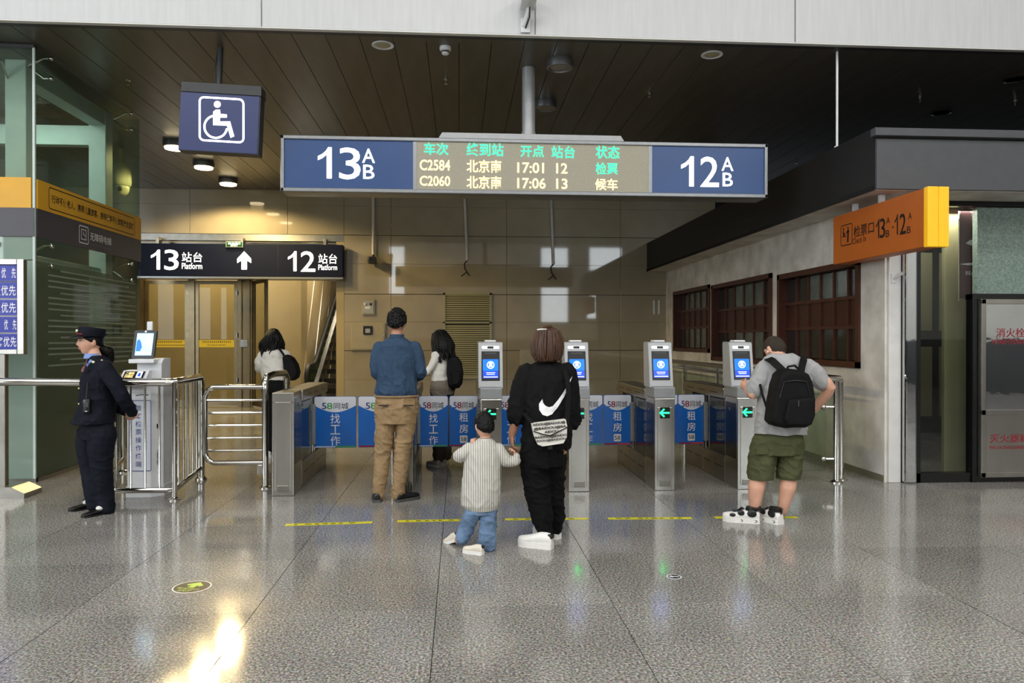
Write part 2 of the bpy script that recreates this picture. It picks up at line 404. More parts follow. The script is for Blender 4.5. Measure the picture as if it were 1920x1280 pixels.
# door recess: steel head beam and the pillar's return
struct('trim_1', MB().box(-12, -2.43, YB + .02, YB + .25, 3.58, 3.715).box(-12, -2.43, YB + .30, YB + .5, 3.40, 3.58), 'steel2', label='steel beam under the lintel over the doors')
struct('wall_return', MB().box(-2.60, -2.435, YB + .03, 17.3, 0, 3.72), 'warmwall', label='return of the beige wall beside the platform doors')
struct('wall_shaft_side', MB().box(-12, -7.1, YB + .02, YB + .3, 0, 3.72), 'warmwall', label='beige wall left of the platform doors')
struct('trim_2', MB().box(-7.1, -2.60, 16.90, 17.10, 2.84, 3.30), 'doorframe', label='bronze transom above the glass doors')

# ---- platform doors (glass leaves in bronze frames)
def glass_door(n, x0, x1, y0, y1, label, strip=None):
    """leaf standing from (x0,y0) to (x1,y1)"""
    d = Vector((x1 - x0, y1 - y0, 0)); L = d.length; d.normalize(); nrm = Vector((d.y, -d.x, 0))
    base = Vector((x0, y0, 0))
    def P(u, v, wv): q = base + d * u + nrm * wv; return (q.x, q.y, v)
    fr = MB(); t = .07
    for a, b, c, e in ((0, t, .03, 2.82), (L - t, L, .03, 2.82), (t, L - t, 2.74, 2.82), (t, L - t, .03, .16)):
        fr.prism([(a, c), (b, c), (b, e), (a, e)], P, -.03, .03)
    o = struct('door_%d' % n, fr, 'doorframe', label=label)
    build('pane', MB().prism([(t, .16), (L - t, .16), (L - t, 2.74), (t, 2.74)], P, -.006, .006), 'g_door', o)
    for z in (.55, 1.55, 2.5):
        build('hinge', MB().prism([(L - .02, z), (L + .05, z), (L + .05, z + .10), (L - .02, z + .10)], P, .02, .05), 'steel2', o)
    if strip:
        st = build('warning_strip', MB().prism([(t, 1.335), (L - t, 1.335), (L - t, 1.495), (t, 1.495)], P, .008, .011), 'gold', o)
        mk = MB(); n_ = 15
        for i in range(n_):                                   # small printed characters, too blurred to read
            u = t + .09 + (L - 2 * t - .18) * i / (n_ - 1); h = .014
            for q in range(3):
                mk.prism([(u - h, 1.437 + q * .013), (u + h * random.uniform(.4, 1), 1.437 + q * .013), (u + h, 1.444 + q * .013), (u - h, 1.444 + q * .013)], P, .0112, .0122)
            mk.prism([(u - .003, 1.434), (u + .003, 1.434), (u + .003, 1.474), (u - .003, 1.474)], P, .0112, .0122)
        build('print', mk, 'ink', st)
        if strip == 2:
            text('No Ticket,No Boarding', lambda u, v: P(u, v, .0125), L * .28, L * .72, 1.362, 1.396, 'ink', st, bold=.02)
        else:
            build('print', MB().prism([(t, 1.374), (L - t, 1.374), (L - t, 1.386), (t, 1.386)], P, .0112, .0122), 'ink', st)
    return o
glass_door(1, -6.95, -6.02, 17.0, 17.0, 'leftmost glass platform door leaf with yellow strip', 1)
glass_door(2, -5.86, -4.95, 17.0, 17.0, 'second glass platform door leaf with yellow strip', 2)
glass_door(3, -4.60, -4.12, 17.0, 16.25, 'open glass door leaf beside the escalator opening')
struct('trim_3', MB().box(-6.01, -5.87, 16.93, 17.07, 0, 2.85).box(-4.94, -4.62, 16.95, 17.07, 0, 2.85).box(-4.90, -4.84, 16.90, 17.0, 0, 2.85)
       .box(-4.72, -4.66, 16.90, 17.0, 0, 2.85).box(-7.1, -6.96, 16.93, 17.07, 0, 2.85), 'doorframe', label='bronze door posts of the platform doors')
struct('trim_4', MB().box(-4.86, -4.70, 16.87, 16.90, 1.34, 1.50), 'steel', label='steel lock plate on the door post')
# ---- corridor behind the doors
struct('wall_corridor', MB().box(-12, -3.85, 20.0, 20.2, 0, 6), 'warmwall', label='beige corridor wall behind the glass doors')
cw = struct('wall_escalator', MB().box(-3.95, -3.80, 18.9, 27, 0, 8), 'warmwall', label='glossy beige wall beside the escalator')
for k in range(7):
    y = 18.2 + k * 1.25
    build('slanted_joint', MB().tube([(-3.795, y, .2), (-3.795, y + 2.6, 4.7)], .012, 6), 'steel2', cw)
struct('wall_corridor_end', MB().box(-12, 2, 27, 27.2, 0, 9), 'warmwall', label='beige wall at the head of the escalator')
struct('wall_corridor_side', MB().box(-2.2, -2.0, 16.3, 27, 0, 9), 'warmwall', label='beige wall right of the escalator')
struct('ceiling_corridor', MB().box(-12, -2.0, 16.3, 21.5, 4.7, 4.8), 'cream', label='pale corridor ceiling behind the doors')
area('corridor_light', (-6.2, 18.6, 4.6), (0, 0, 0), 3.0, .6, 180, (1.0, .87, .62))
area('escalator_light', (-3.0, 19.0, 4.6), (0, 0, 0), 1.0, 2.0, 150, (1.0, .89, .68))
area('escalator_light', (-3.0, 24.5, 7.5), (0, 0, 0), .8, 2.0, 60, (1.0, .88, .66))
# ---- escalator climbing away
e = thing('escalator', 'escalator with black handrail climbing away behind the glass doors', 'escalator', (-2.9, 18.0, 0))
tl = math.tan(R(30))
def incline(x, w, y0, zlo, zhi, name, m, up=7.2):
    p = [(y0, zlo), (y0 + .7, zlo), (y0 + .7 + up, zlo + up * tl), (y0 + .7 + up, zhi + up * tl), (y0 + .75, zhi), (y0, zhi)]
    return build(name, MB().prism(p, YZ, x, x + w), m, e)
for x in (-3.60, -2.42):
    incline(x, .03, 18.05, .30, .86, 'glass_panel', 'esglass')
    incline(x - .05, .13, 17.9, .0, .32, 'skirt', 'steel')
    pts = [(x, 18.1, .32)] + [(x, 18.1 - .26 * math.sin(R(q)), .60 - .28 * math.cos(R(q))) for q in range(20, 180, 20)] + [(x, 18.1, .88), (x, 18.75, .90), (x, 19.0, 1.0), (x, 25.7, 1.0 + 6.7 * tl)]
    build('handrail', MB().tube(pts, .055, 10), 'rubber', e, True)
for k in range(17):
    y = 18.35 + k * .40; z = max(.02, (k - 1) * .40 * tl)
    build('step', MB().box(-3.50, -2.50, y, y + .42, z - .1, z + .02).box(-3.50, -2.50, y - .01, y + .01, z + .01, z + .03), 'step', e)
build('landing_plate', MB().box(-3.55, -2.45, 17.6, 18.36, .001, .02), 'steel2', e)

# ---- right wall: white plaster with three brown windows
XW = 4.5
wins = [(13.03, 15.28, 1.27, 2.50), (10.38, 12.92, 1.14, 2.47), (8.03, 10.17, 1.19, 2.42)]
cuts = sorted({7.56, YB} | {v for w_ in wins for v in w_[:2]})
wr = MB()
for a, b in zip(cuts, cuts[1:]):
    hit = [w_ for w_ in wins if abs(w_[0] - a) < 1e-6]
    if hit: wr.box(XW, XW + .16, a, b, 0, hit[0][2]).box(XW, XW + .16, a, b, hit[0][3], 3.1)
    else: wr.box(XW, XW + .16, a, b, 0, 3.1)
struct('wall_right', wr, 'plaster', label='white plaster wall with three brown windows')
struct('baseboard_right', MB().box(XW - .008, XW, 7.57, YB, 0, .07), 'cream2', label='worn strip along the foot of the white wall')
for n, (y0, y1, z0, z1) in enumerate(wins, 1):
    f = MB(); t = .07
    f.box(XW - .03, XW + .14, y0, y0 + t, z0, z1).box(XW - .03, XW + .14, y1 - t, y1, z0, z1).box(XW - .03, XW + .14, y0, y1, z0, z0 + t).box(XW - .03, XW + .14, y0, y1, z1 - t, z1)
    o = struct('window_%d' % n, f, 'wood', label=['farthest brown wooden window in the white wall', 'middle brown wooden window in the white wall', 'nearest brown wooden window in the white wall'][n - 1])
    nc = 6; zz = [z0 + t, z0 + .38 * (z1 - z0), z0 + .66 * (z1 - z0), z1 - t]
    for k in range(nc):
        a = y0 + t + (y1 - y0 - 2 * t) * k / nc; b = y0 + t + (y1 - y0 - 2 * t) * (k + 1) / nc
        for q in range(3):
            if q == 1: build('wood_panel', MB().rbox(XW + .085, XW + .10, a + .012, b - .012, zz[q] + .012, zz[q + 1] - .012, .004), 'wooddark', o)
            else:
                pale = (k in (1, 2, 3) if n < 3 else (k in (1, 2, 3) and q == 2))
                build('pane', MB().box(XW + .09, XW + .098, a + .01, b - .01, zz[q] + .01, zz[q + 1] - .01), 'winglass' if pale else 'winglass2', o)
        if k: build('mullion', MB().box(XW + .065, XW + .115, a - .018, a + .018, z0 + t, z1 - t), 'wood', o)
    for z in zz[1:3]: build('rail', MB().box(XW + .06, XW + .116, y0 + t, y1 - t, z - .02, z + .02), 'wood', o)
# room behind the windows stays dark
struct('wall_right_back', MB().box(XW + .16, XW + .2, 7.9, YB, .9, 2.7), 'bulkdark', label='dark room behind the brown windows')
# white end post of the wall
struct('trim_5', MB().rbox(XW + .03, XW + .165, 7.53, 7.56, 0, 3.0, .006), 'whitepaint', label='white corner post at the end of the plaster wall')

# ---- bulkhead on the right: black side, grey front with a lip
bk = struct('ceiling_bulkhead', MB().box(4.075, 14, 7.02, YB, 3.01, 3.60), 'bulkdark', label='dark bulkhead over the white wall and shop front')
build('edge_strip', MB().box(4.065, 4.078, 7.03, YB, 2.985, 3.03), 'ceilgap', bk)
bx_ = [4.075, 5.83, 7.6, 9.6, 11.8, 14]
for a, b in zip(bx_, bx_[1:]):
    build('front_panel', MB().rbox(a + .002, b - .002, 6.99, 7.02, 2.99, 3.48, .003), 'bulk', bk)
    build('top_lip', MB().rbox(a - .04, b - .044, 6.94, 7.03, 3.50, 3.575, .004), 'bulk', bk)
build('soffit', MB().box(4.10, 14, 7.04, YB - .005, 2.985, 3.009), 'plaster', bk)

# ---- shop front right of the wall
sf = struct('wall_shopfront', MB().box(4.80, 4.86, 7.50, 7.58, 0, 3.0).box(4.80, 5.46, 7.50, 7.60, 0, .10).box(4.80, 10, 7.52, 7.60, 2.93, 2.985)
            .box(5.42, 5.47, 7.48, 7.58, 0, 1.99).box(5.42, 9, 7.49, 7.60, 1.94, 2.0).box(5.42, 9, 7.49, 7.60, 0, .06), 'blackframe', label='black metal shop front frame')
build('pane', MB().box(4.86, 5.44, 7.535, 7.545, .10, 2.93), 'g_dark', sf)
struct('trim_6', MB().rbox(4.67, 4.80, 7.46, 7.60, 0, 2.98, .02), 'mirror', label='mirror steel post beside the shop glass')
sp = struct('wall_speckled', MB().rbox(5.50, 9, 7.52, 7.60, 1.99, 2.92, .004), 'speckle', label='grey green speckled panel above the fire cabinet')
# inside of the shop
struct('wall_shop_inside', MB().box(4.67, 10, 11.5, 11.6, 0, 3), 'blackframe', label='dark inner wall of the shop')
struct('wall_shop_side', MB().box(4.705, 4.74, 7.9, 11.5, 0, 3), 'blackframe', label='dark side wall inside the shop')
struct('trim_7', MB().rbox(5.33, 5.62, 7.80, 7.86, .0, 2.95, .01), 'cream', label='cream column inside the shop')
for k, (a, b) in enumerate(((5.66, 5.92), (6.03, 6.30))):
    for q, (z0, z1) in enumerate(((.55, 1.42), (1.62, 2.6))):
        struct('trim_%d' % (8 + k * 2 + q), MB().rbox(a, b, 8.9, 8.94, z0, z1, .004), 'cream2', label='%s cream panel inside the dark shop, %s column' % (('lower', 'upper')[q], ('left', 'right')[k]))
area('shop_fill', (5.3, 7.69, 2.9), (0, 0, 0), .8, .12, 14, (1, .95, .80))  # added lamp without a fitting, brightens the cream column
area('shop_fill', (5.4, 8.5, 2.9), (0, 0, 0), .8, .3, 14, (1, .95, .80))  # second added lamp, lifts the panels deeper in the shop

# ---- waiting hall around and behind the camera
struct('wall_hall_left', MB().box(-13.2, -13, -14, YF, 0, 10), 'hallwall', label='left wall of the waiting hall')
struct('wall_hall_right', MB().box(15, 15.2, -14, YF, 0, 10), 'hallwall', label='right wall of the waiting hall')
struct('ceiling_hall', MB().box(-13, 15, -14, YF, 9.9, 10), 'whitepaint', label='high white roof of the waiting hall')
for n, yy in enumerate((-9.0, -4.0, 1.0), 21):  # windows added out of view so daylight reaches the white plaster wall
    o = struct('window_%d' % n, MB().box(-13, -12.9, yy - 1.8, yy - 1.7, 1.4, 6).box(-13, -12.9, yy + 1.7, yy + 1.8, 1.4, 6).box(-13, -12.9, yy - 1.8, yy + 1.8, 1.4, 1.5).box(-13, -12.9, yy - 1.8, yy + 1.8, 5.9, 6), 'alu', label='added unseen window in the left hall wall to light the white wall, number %d' % (n - 20))
    build('pane', MB().box(-12.97, -12.95, yy - 1.7, yy + 1.7, 1.5, 5.9), 'daypane', o)
struct('dark_band_right', MB().box(14.9, 15, -14, YF, 0, 1.5), 'bulkdark', label='added dark band on the right hall wall for the cabinet to mirror')  # added, unseen: something dark for the mirror cabinet to reflect
struct('dark_band_back', MB().box(-13, 15, -14, -13.95, 0, 1.5), 'bulkdark', label='added dark band on the far hall wall for the cabinet to mirror')  # added likewise on the far wall for the cabinet's reflection
hb = struct('wall_hall_back', MB().box(-13, 15, -14.2, -14, 0, 10), 'hallwall', label='far wall of the waiting hall with tall windows')
for n, (xx, zz, wx, wz) in enumerate(((-3.8, 5.7, .9, 2.9), (5.9, 3.65, 1.65, 2.2), (5.9, 6.5, 1.65, 1.3), (8.3, 3.8, .7, 2.0), (9.1, 6.5, 2.0, 1.4), (12.5, 4.2, 2.6, 3.4)), 4):
    x0, x1, z0, z1 = xx - wx / 2, xx + wx / 2, zz - wz / 2, zz + wz / 2
    o = struct('window_%d' % n, MB().box(x0 - .08, x0, -14, -13.9, z0 - .08, z1 + .08).box(x1, x1 + .08, -14, -13.9, z0 - .08, z1 + .08).box(x0, x1, -14, -13.9, z0 - .08, z0).box(x0, x1, -14, -13.9, z1, z1 + .08), 'alu', label='hall window behind the camera, number %d' % (n - 3))
    build('pane', MB().box(x0, x1, -13.97, -13.95, z0, z1), 'daypane', o)

# ================================================================== signs
# ---- departure board
YS = 8.38
def pz(px, py, Y=YS): p = A(px, py, Y); return p.x, p.z
bd = thing('departure_board', 'long hanging departure board with green and amber lettering between blue number panels', 'sign', (.8, YS, 3.15))
BX0, BX1, BZ0, BZ1 = -1.97, 3.565, 3.150, 3.775
build('housing', MB().rbox(BX0, BX1, YS, YS + .30, BZ0, BZ1, .02), 'alu', bd, True)
build('frame', MB().rbox(BX0, BX1, YS - .03, YS, BZ1 - .045, BZ1, .008).rbox(BX0, BX1, YS - .03, YS, BZ0, BZ0 + .045, .008)
      .rbox(BX0, BX0 + .04, YS - .03, YS, BZ0, BZ1, .008).rbox(BX1 - .04, BX1, YS - .03, YS, BZ0, BZ1, .008)
      .box(-.515, -.475, YS - .015, YS, BZ0, BZ1).box(2.165, 2.205, YS - .015, YS, BZ0, BZ1), 'alu', bd)
fY = lambda Y: (lambda u, v: (u, Y, v))
pl = build('number_panel', MB().box(BX0 + .04, -.515, YS - .008, YS - .001, BZ0 + .045, BZ1 - .045), 'signblue', bd)
pr = build('number_panel', MB().box(2.205, BX1 - .04, YS - .008, YS - .001, BZ0 + .045, BZ1 - .045), 'signblue', bd)
pc = build('led_panel', MB().box(-.475, 2.165, YS - .010, YS - .001, BZ0 + .045, BZ1 - .045), 'ledback', bd)
def ptext(txt, x0, y0, x1, y1, m, parent, Y, bold=0.0, spacing=1.0):
    a = A(x0, y1, Y); b = A(x1, y0, Y)
    return text(txt, fY(Y), a.x, b.x, a.z, b.z, m, parent, bold, spacing)
for txt, par, x0, y0, x1, y1 in (('1', pl, 596, 276, 622, 334), ('3', pl, 636, 277, 676, 336), ('A', pl, 679, 279, 703, 305), ('B', pl, 681, 309, 702, 335),
                                 ('1', pr, 1277, 293, 1301, 349), ('2', pr, 1313, 294, 1348, 350), ('A', pr, 1353, 295, 1375, 320), ('B', pr, 1355, 324, 1374, 349)):
    ptext(txt, x0, y0, x1, y1, 'lit', par, YS - .010, .004)
for txt, m, x0, y0, x1, y1 in (('车次', 'ledgreen', 795, 268, 841, 290), ('终到站', 'ledgreen', 875, 269, 944, 292), ('开点', 'ledgreen', 976, 273, 1020, 294), ('站台', 'ledgreen', 1034, 274, 1078, 296), ('状态', 'ledgreen', 1117, 274, 1162, 297),
                               ('C2584', 'ledamber', 787, 300, 844, 319), ('北京南', 'ledamber', 875, 300, 940, 323), ('17:01', 'ledamber', 970, 305, 1020, 324), ('12', 'ledamber', 1043, 306, 1064, 325), ('检票', 'ledgreen', 1117, 305, 1158, 327),
                               ('C2060', 'ledamber', 787, 330, 844, 348), ('北京南', 'ledamber', 875, 330, 940, 353), ('17:06', 'ledamber', 970, 334, 1023, 353), ('13', 'ledamber', 1043, 335, 1064, 354), ('候车', 'ledamber', 1116, 335, 1158, 356)):
    ptext(txt, x0, y0, x1, y1, m, pc, YS - .0125, .012)
build('mounting_tray', MB().prism([(-.24, 3.775), (1.90, 3.775), (1.85, 3.85), (-.19, 3.85)], XZ, YS + .03, YS + .26), 'kiosk', bd)
build('pole', MB().cyl((.80, YS + .15, 3.80), (.80, YS + .15, ZC), .075, 20), 'kiosk', bd, True)
build('collar', MB().cyl((.80, YS + .15, 3.84), (.80, YS + .15, 3.90), .082, 20), 'kiosk', bd, True)

# ---- accessible sign
YA = 8.08
wc = thing('accessibility_sign', 'square blue hanging sign with a white wheelchair symbol', 'sign', (-2.51, YA, 3.5))
wx0, wx1, wz0, wz1 = -2.955, -2.12, 3.50, 4.12
def tiltp(u, v, w_=0):                       # the box hangs very slightly askew
    cx, cz = -2.53, 3.8; a = R(-2.6); du, dv = u - cx, v - cz
    return (cx + du * math.cos(a) - dv * math.sin(a), YA + w_ + (u - cx) * -.02, cz + du * math.sin(a) + dv * math.cos(a))
build('box', MB().prism([(wx0, wz0), (wx1, wz0), (wx1, wz1), (wx0, wz1)], tiltp, 0, .16), 'darkgrey', wc)
face = build('face', MB().prism([(wx0 + .005, wz0 + .005), (wx1 - .012, wz0 + .005), (wx1 - .012, wz1 - .005), (wx0 + .005, wz1 - .005)], tiltp, -.006, .0), 'signblue2', wc)
build('top_cap', MB().prism([(wx0 + .01, wz1), (wx1 + .01, wz1), (wx1 + .005, wz1 + .10), (wx0 + .01, wz1 + .10)], tiltp, -.02, .17), 'darkgrey', wc)
def sym(px, py):                             # symbol drawn in the sign's own plane (metres)
    p = A(px, py, YA); return (p.x, p.z)
def ptube(pts, r, closed=False):
    """flat stroke: list of (x,z), half width r -> polygon strip"""
    mb = MB(); n = len(pts)
    L_, R_ = [], []
    for i, p in enumerate(pts):
        a = Vector(pts[(i - 1) % n] if closed or i else pts[i]); b = Vector(pts[(i + 1) % n] if closed or i < n - 1 else pts[i])
        t = (b - a).normalized(); nn = Vector((-t.y, t.x)) * r
        L_.append(Vector(p) + nn); R_.append(Vector(p) - nn)
    m_ = n if closed else n - 1
    for i in range(m_):
        j = (i + 1) % n
        mb.add([(*L_[i], 0), (*L_[j], 0), (*R_[j], 0), (*R_[i], 0)], [(0, 1, 2, 3)])
    return mb
def to_plane(mb, fn): mb.v = [fn(v[0], v[1]) for v in mb.v]; return mb
fwc = lambda u, v: (u, YA - .010 + (u + 2.53) * -.02, v)
cc = sym(416, 225); w2 = .228; h2 = .228
ring = [(cc[0] + (u - .5) * 2 * w2, cc[1] + (v - .5) * 2 * h2 - (u - .5) * .02) for u, v in rrect(0, 1, 0, 1, .1)]
build('border', to_plane(ptube(ring, .010, True), fwc), 'lit', face)
hx, hz = sym(408, 196); wh = MB()
wh.add([(hx + .036 * math.cos(q * math.pi / 10), hz + .036 * math.sin(q * math.pi / 10), 0) for q in range(20)], [tuple(range(20))])
pts = [sym(*p) for p in ((405, 206), (413, 206), (414, 214), (426, 215), (426, 221), (413, 221), (413, 228), (432, 228), (440, 256), (433, 259), (426, 236), (400, 235), (400, 210))]
wh.add([(*p, 0) for p in pts], [tuple(range(len(pts)))])
arc = []
ox, oz = sym(405, 238)
for q in range(100, 362, 12): arc.append((ox + .118 * math.cos(R(q)), oz + .118 * math.sin(R(q))))
t2 = ptube(arc, .011); wh.add(t2.v, t2.f)
build('wheelchair_symbol', to_plane(wh, fwc), 'lit', face)
build('hanger', MB().cyl((-2.57, YA + .08, 4.21), (-2.55, YA + .08, ZC), .03, 12).tube([(-2.60, YA + .08, 4.17), (-2.62, YA + .08, 4.4), (-2.57, YA + .08, ZC)], .008, 6), 'darkgrey', wc, True)

# ---- platform sign over the doors
YP = 15.62
ps = thing('platform_sign', 'wide navy illuminated platform sign over the glass doors', 'sign', (-4.5, YP, 2.85))
a = A(262, 517, YP); b = A(643, 459, YP)
build('box', MB().rbox(a.x - .3, b.x, YP, YP + .22, a.z, b.z, .01), 'navy', ps)
build('lower_edge', MB().box(a.x - .3, b.x, YP - .01, YP + .22, a.z - .045, a.z - .005), 'alu', ps)
build('seam', MB().box(A(521, 480, YP).x - .004, A(521, 480, YP).x + .004, YP - .003, YP, a.z, b.z), 'black', ps)
for txt, x0, y0, x1, y1 in (('1', 283, 468, 300, 505), ('3', 308, 468, 335, 506), ('站台', 341, 473, 379, 491), ('Platform', 341, 493, 379, 504),
                            ('1', 540, 471, 556, 508), ('2', 564, 471, 591, 509), ('站台', 597, 476, 632, 494), ('Platform', 597, 496, 632, 506)):
    ptext(txt, x0, y0, x1, y1, 'lit', ps, YP - .004, .006 if txt.isdigit() else .0)
ap = [A(x, y, YP) for x, y in ((458, 471), (471, 485), (471, 493), (463, 488), (463, 505), (453, 505), (453, 488), (445, 493), (445, 485))]
build('arrow', MB().prism([(p.x, p.z) for p in ap], XZ, YP - .006, YP - .002), 'lit', ps)
for xx in (-6.2, -4.5, -2.8): build('hanger', MB().rbox(xx - .03, xx + .03, YP + .12, YB + .03, 3.42, 3.62, .005), 'steel2', ps)
ex_ = thing('exit_sign', 'small green exit sign on top of the navy platform sign', 'sign', A(440, 465, YP))
a = A(425, 464, YP); b = A(457, 453, YP)
build('box', MB().rbox(a.x, b.x, YP - .06, YP - .012, a.z, b.z, .006), 'kiosk', ex_)
fc = build('face', MB().box(a.x + .015, b.x - .015, YP - .066, YP - .061, a.z + .015, b.z - .012), 'green', ex_)
text('安全出口', fY(YP - .069), a.x + .05, b.x - .05, (a.z + b.z) / 2 - .005, b.z - .022, 'lit', fc, .01)
text('EXIT', fY(YP - .069), a.x + .10, b.x - .10, a.z + .022, (a.z + b.z) / 2 - .012, 'lit', fc, .01)

# ---- orange check-in sign, end-on to the camera
XO = 4.2
os_ = thing('check_in_sign', 'orange hanging check-in sign with yellow end caps', 'sign', (XO + .08, 7.2, 2.35))
oz0, oz1, oy0, oy1 = 2.355, 2.885, 6.42, 8.07
build('box', MB().rbox(XO, XO + .19, oy0 + .02, oy1, oz0, oz1, .005), 'orange', os_)
build('end_cap', MB().rbox(XO - .002, XO + .10, oy0 - .04, oy0 + .02, oz0 - .006, oz1 + .006, .006), 'endyellow', os_)
build('end_cap', MB().rbox(XO + .105, XO + .20, oy0 - .04, oy0 + .02, oz0 - .006, oz1 + .006, .006), 'endyellow', os_)
for yy in (7.25, 7.75): build('hanger', MB().rbox(XO + .07, XO + .12, yy, yy + .05, oz1, 3.0, .004), 'white', os_)
def otext(txt, x0, y0, x1, y1, bold=0.0, name='lettering'):
    p0 = AX(x0, (y0 + y1) / 2, XO); p1 = AX(x1, (y0 + y1) / 2, XO)
    q0 = AX((x0 + x1) / 2, y1, XO); q1 = AX((x0 + x1) / 2, y0, XO)
    return text(txt, lambda u, v: (XO - .002, -u, v), -p0.y, -p1.y, q0.z, q1.z, 'ink', os_, bold)
otext('检票口', 1601, 419, 1639, 441, .008); otext('Check In', 1599, 444, 1624, 455)
for t_, x0, y0, x1, y1 in (('1', 1643, 411, 1649, 447), ('3', 1650, 409, 1660, 446), ('A', 1662, 407, 1669, 419), ('B', 1661, 431, 1668, 444), ('-', 1673, 424, 1676, 427),
                           ('1', 1678, 402, 1684, 440), ('2', 1687, 400, 1699, 439), ('A', 1703, 398, 1710, 411), ('B', 1701, 424, 1708, 437)):
    otext(t_, x0, y0, x1, y1, .006)
p0, p1 = AX(1577, 440, XO), AX(1598, 440, XO); q0, q1 = AX(1588, 459, XO), AX(1588, 421, XO)
fo = lambda u, v: (XO - .002, -u, v)
ring = rrect(-p0.y, -p1.y, q0.z, q1.z, .025)
build('icon', to_plane(ptube(ring, .005, True), fo), 'ink', os_)
ic = MB(); u0, u1, v0, v1 = -p0.y, -p1.y, q0.z, q1.z; U = lambda t: u0 + t * (u1 - u0); V = lambda t: v0 + t * (v1 - v0)
for poly in ([(.55, .12), (.68, .12), (.72, .62), (.78, .64), (.70, .74), (.56, .72), (.46, .58), (.50, .54), (.58, .60)], [(.20, .48), (.34, .48), (.40, .60), (.30, .62), (.28, .74), (.18, .72)], [(.12, .42), (.50, .42), (.50, .47), (.12, .47)]):
    ic.add([(U(x), V(y), 0) for x, y in poly], [tuple(range(len(poly)))])
for cx, cy in ((.64, .82), (.24, .82)):
    ic.add([(U(cx + .07 * math.cos(q * .6283)), V(cy + .05 * math.sin(q * .6283)), 0) for q in range(10)], [tuple(range(10))])
build('icon_people', to_plane(ic, fo), 'ink', os_)

# ---- priority sign stand, left edge
pst = thing('priority_sign', 'steel framed stand of blue priority plates at the left edge', 'sign', (-4.55, 7.5, 0))
build('panel', MB().box(-5.2, -4.255, 7.49, 7.51, 1.42, 2.24), 'plateblue', pst)
build('frame', MB().rbox(-4.255, -4.19, 7.47, 7.53, 1.37, 2.29, .006).rbox(-5.27, -5.2, 7.47, 7.53, 1.37, 2.29, .006).rbox(-5.2, -4.255, 7.47, 7.53, 2.235, 2.29, .006).rbox(-5.2, -4.255, 7.47, 7.53, 1.37, 1.42, .006), 'steel', pst)
for t_, y0, y1, x0 in (('优 先', 502, 521, 1), ('证优先', 535, 554, -14), ('员优先', 567, 586, -14), ('优 先', 599, 618, 6), ('旅客优先', 631, 650, -21)):
    aa = A(x0 + 2, y1, 7.49); bb = A(31 + (y0 - 502) * .01, y0, 7.49)
    pb = build('plate', to_plane(ptube(rrect(-5.15, bb.x + .035, aa.z - .035, bb.z + .035, .015), .005, True), fY(7.4885)), 'inkwhite', pst)
    nch = len(t_); cell = (bb.x - aa.x) / nch
    for q, ch in enumerate(t_):
        if ch != ' ': text(ch, fY(7.488), aa.x + q * cell, aa.x + (q + .88) * cell, aa.z, bb.z, 'inkwhite', pb, .008)
for xx in (-4.40, -5.05): build('post', MB().rbox(xx - .03, xx + .03, 7.48, 7.54, .06, 1.40, .006), 'steel2', pst)
build('base', MB().prism([(-5.3, 0), (-4.13, 0), (-4.13, .05), (-4.25, .11), (-5.2, .11), (-5.3, .05)], XZ, 7.36, 7.66), 'steel2', pst)

# ================================================================== glazed lift shaft
EX, EY0, EY1 = -4.48, 8.19, 10.78
el = thing('lift_shaft', 'glazed accessible lift shaft with yellow and grey bands', 'elevator', (-5.6, 9.5, 0))
def pane(name, m, x0, x1, y0, y1, z0, z1): return build(name, MB().box(x0, x1, y0, y1, z0, z1), m, el)
for z0, z1, m in ((.04, 2.35, 'g_green_low'), (2.36, 2.60, 'g_green'), (3.225, 4.60, 'g_green')):
    pane('glass_pane', m, EX - .012, EX, EY0 + .01, EY1, z0, z1)
    pane('glass_pane', 'g_green_front' if z1 < 3 else m, EX - 2.6, EX - .012, EY0, EY0 + .012, z0, z1)
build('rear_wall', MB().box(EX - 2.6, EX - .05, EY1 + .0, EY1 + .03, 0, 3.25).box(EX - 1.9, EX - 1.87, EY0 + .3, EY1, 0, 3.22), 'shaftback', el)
pane('glass_pane', 'g_green', EX - 2.6, EX - .012, EY1 - .012, EY1, 3.26, 4.6)
for x, y in ((EX - .34, EY0 + .22), (EX - .34, EY1 - .55), (EX - 2.3, EY0 + .22)):
    build('steel_column', MB().rbox(x - .09, x + .13, y, y + .20, 0, 4.55, .008), 'paleframe', el)
build('steel_beam', MB().rbox(EX - .42, EX - .22, EY0 + .4, EY1 - .4, 4.36, 4.56, .006), 'paleframe', el)
build('steel_beam', MB().rbox(EX - 2.3, EX - .42, EY1 - .52, EY1 - .38, 4.10, 4.36, .006), 'paleframe', el)
build('steel_beam', MB().rbox(EX - 2.3, EX - .3, EY0 + .3, EY0 + .42, 2.34, 2.46, .006).rbox(EX - .4, EX - .28, EY0 + .3, EY1 - .5, 2.34, 2.46, .006), 'paleframe', el)
build('cap', MB().box(EX - 2.6, EX + .0, EY0 - .01, EY0 + .05, 4.595, 4.63), 'darkgrey', el)
build('corner_bead', MB().box(EX - .02, EX + .004, EY0 - .006, EY0 + .014, .0, 4.6), 'paleframe', el)
build('sill', MB().box(EX - 2.6, EX + .01, EY0 - .01, EY0 + .03, 0, .04).box(EX - .03, EX + .01, EY0, EY1, 0, .04), 'steel2', el)
yb = build('yellow_band', MB().box(EX - .005, EX + .016, EY0 + .03, EY1, 2.905, 3.215), 'yellow', el)
yf = build('yellow_band', MB().box(EX - 2.6, EX - .03, EY0 - .016, EY0 + .005, 2.905, 3.225), 'yellow', el)
gb = build('grey_band', MB().box(EX - .005, EX + .014, EY0 + .02, EY1, 2.603, 2.904), 'bandgrey', el)
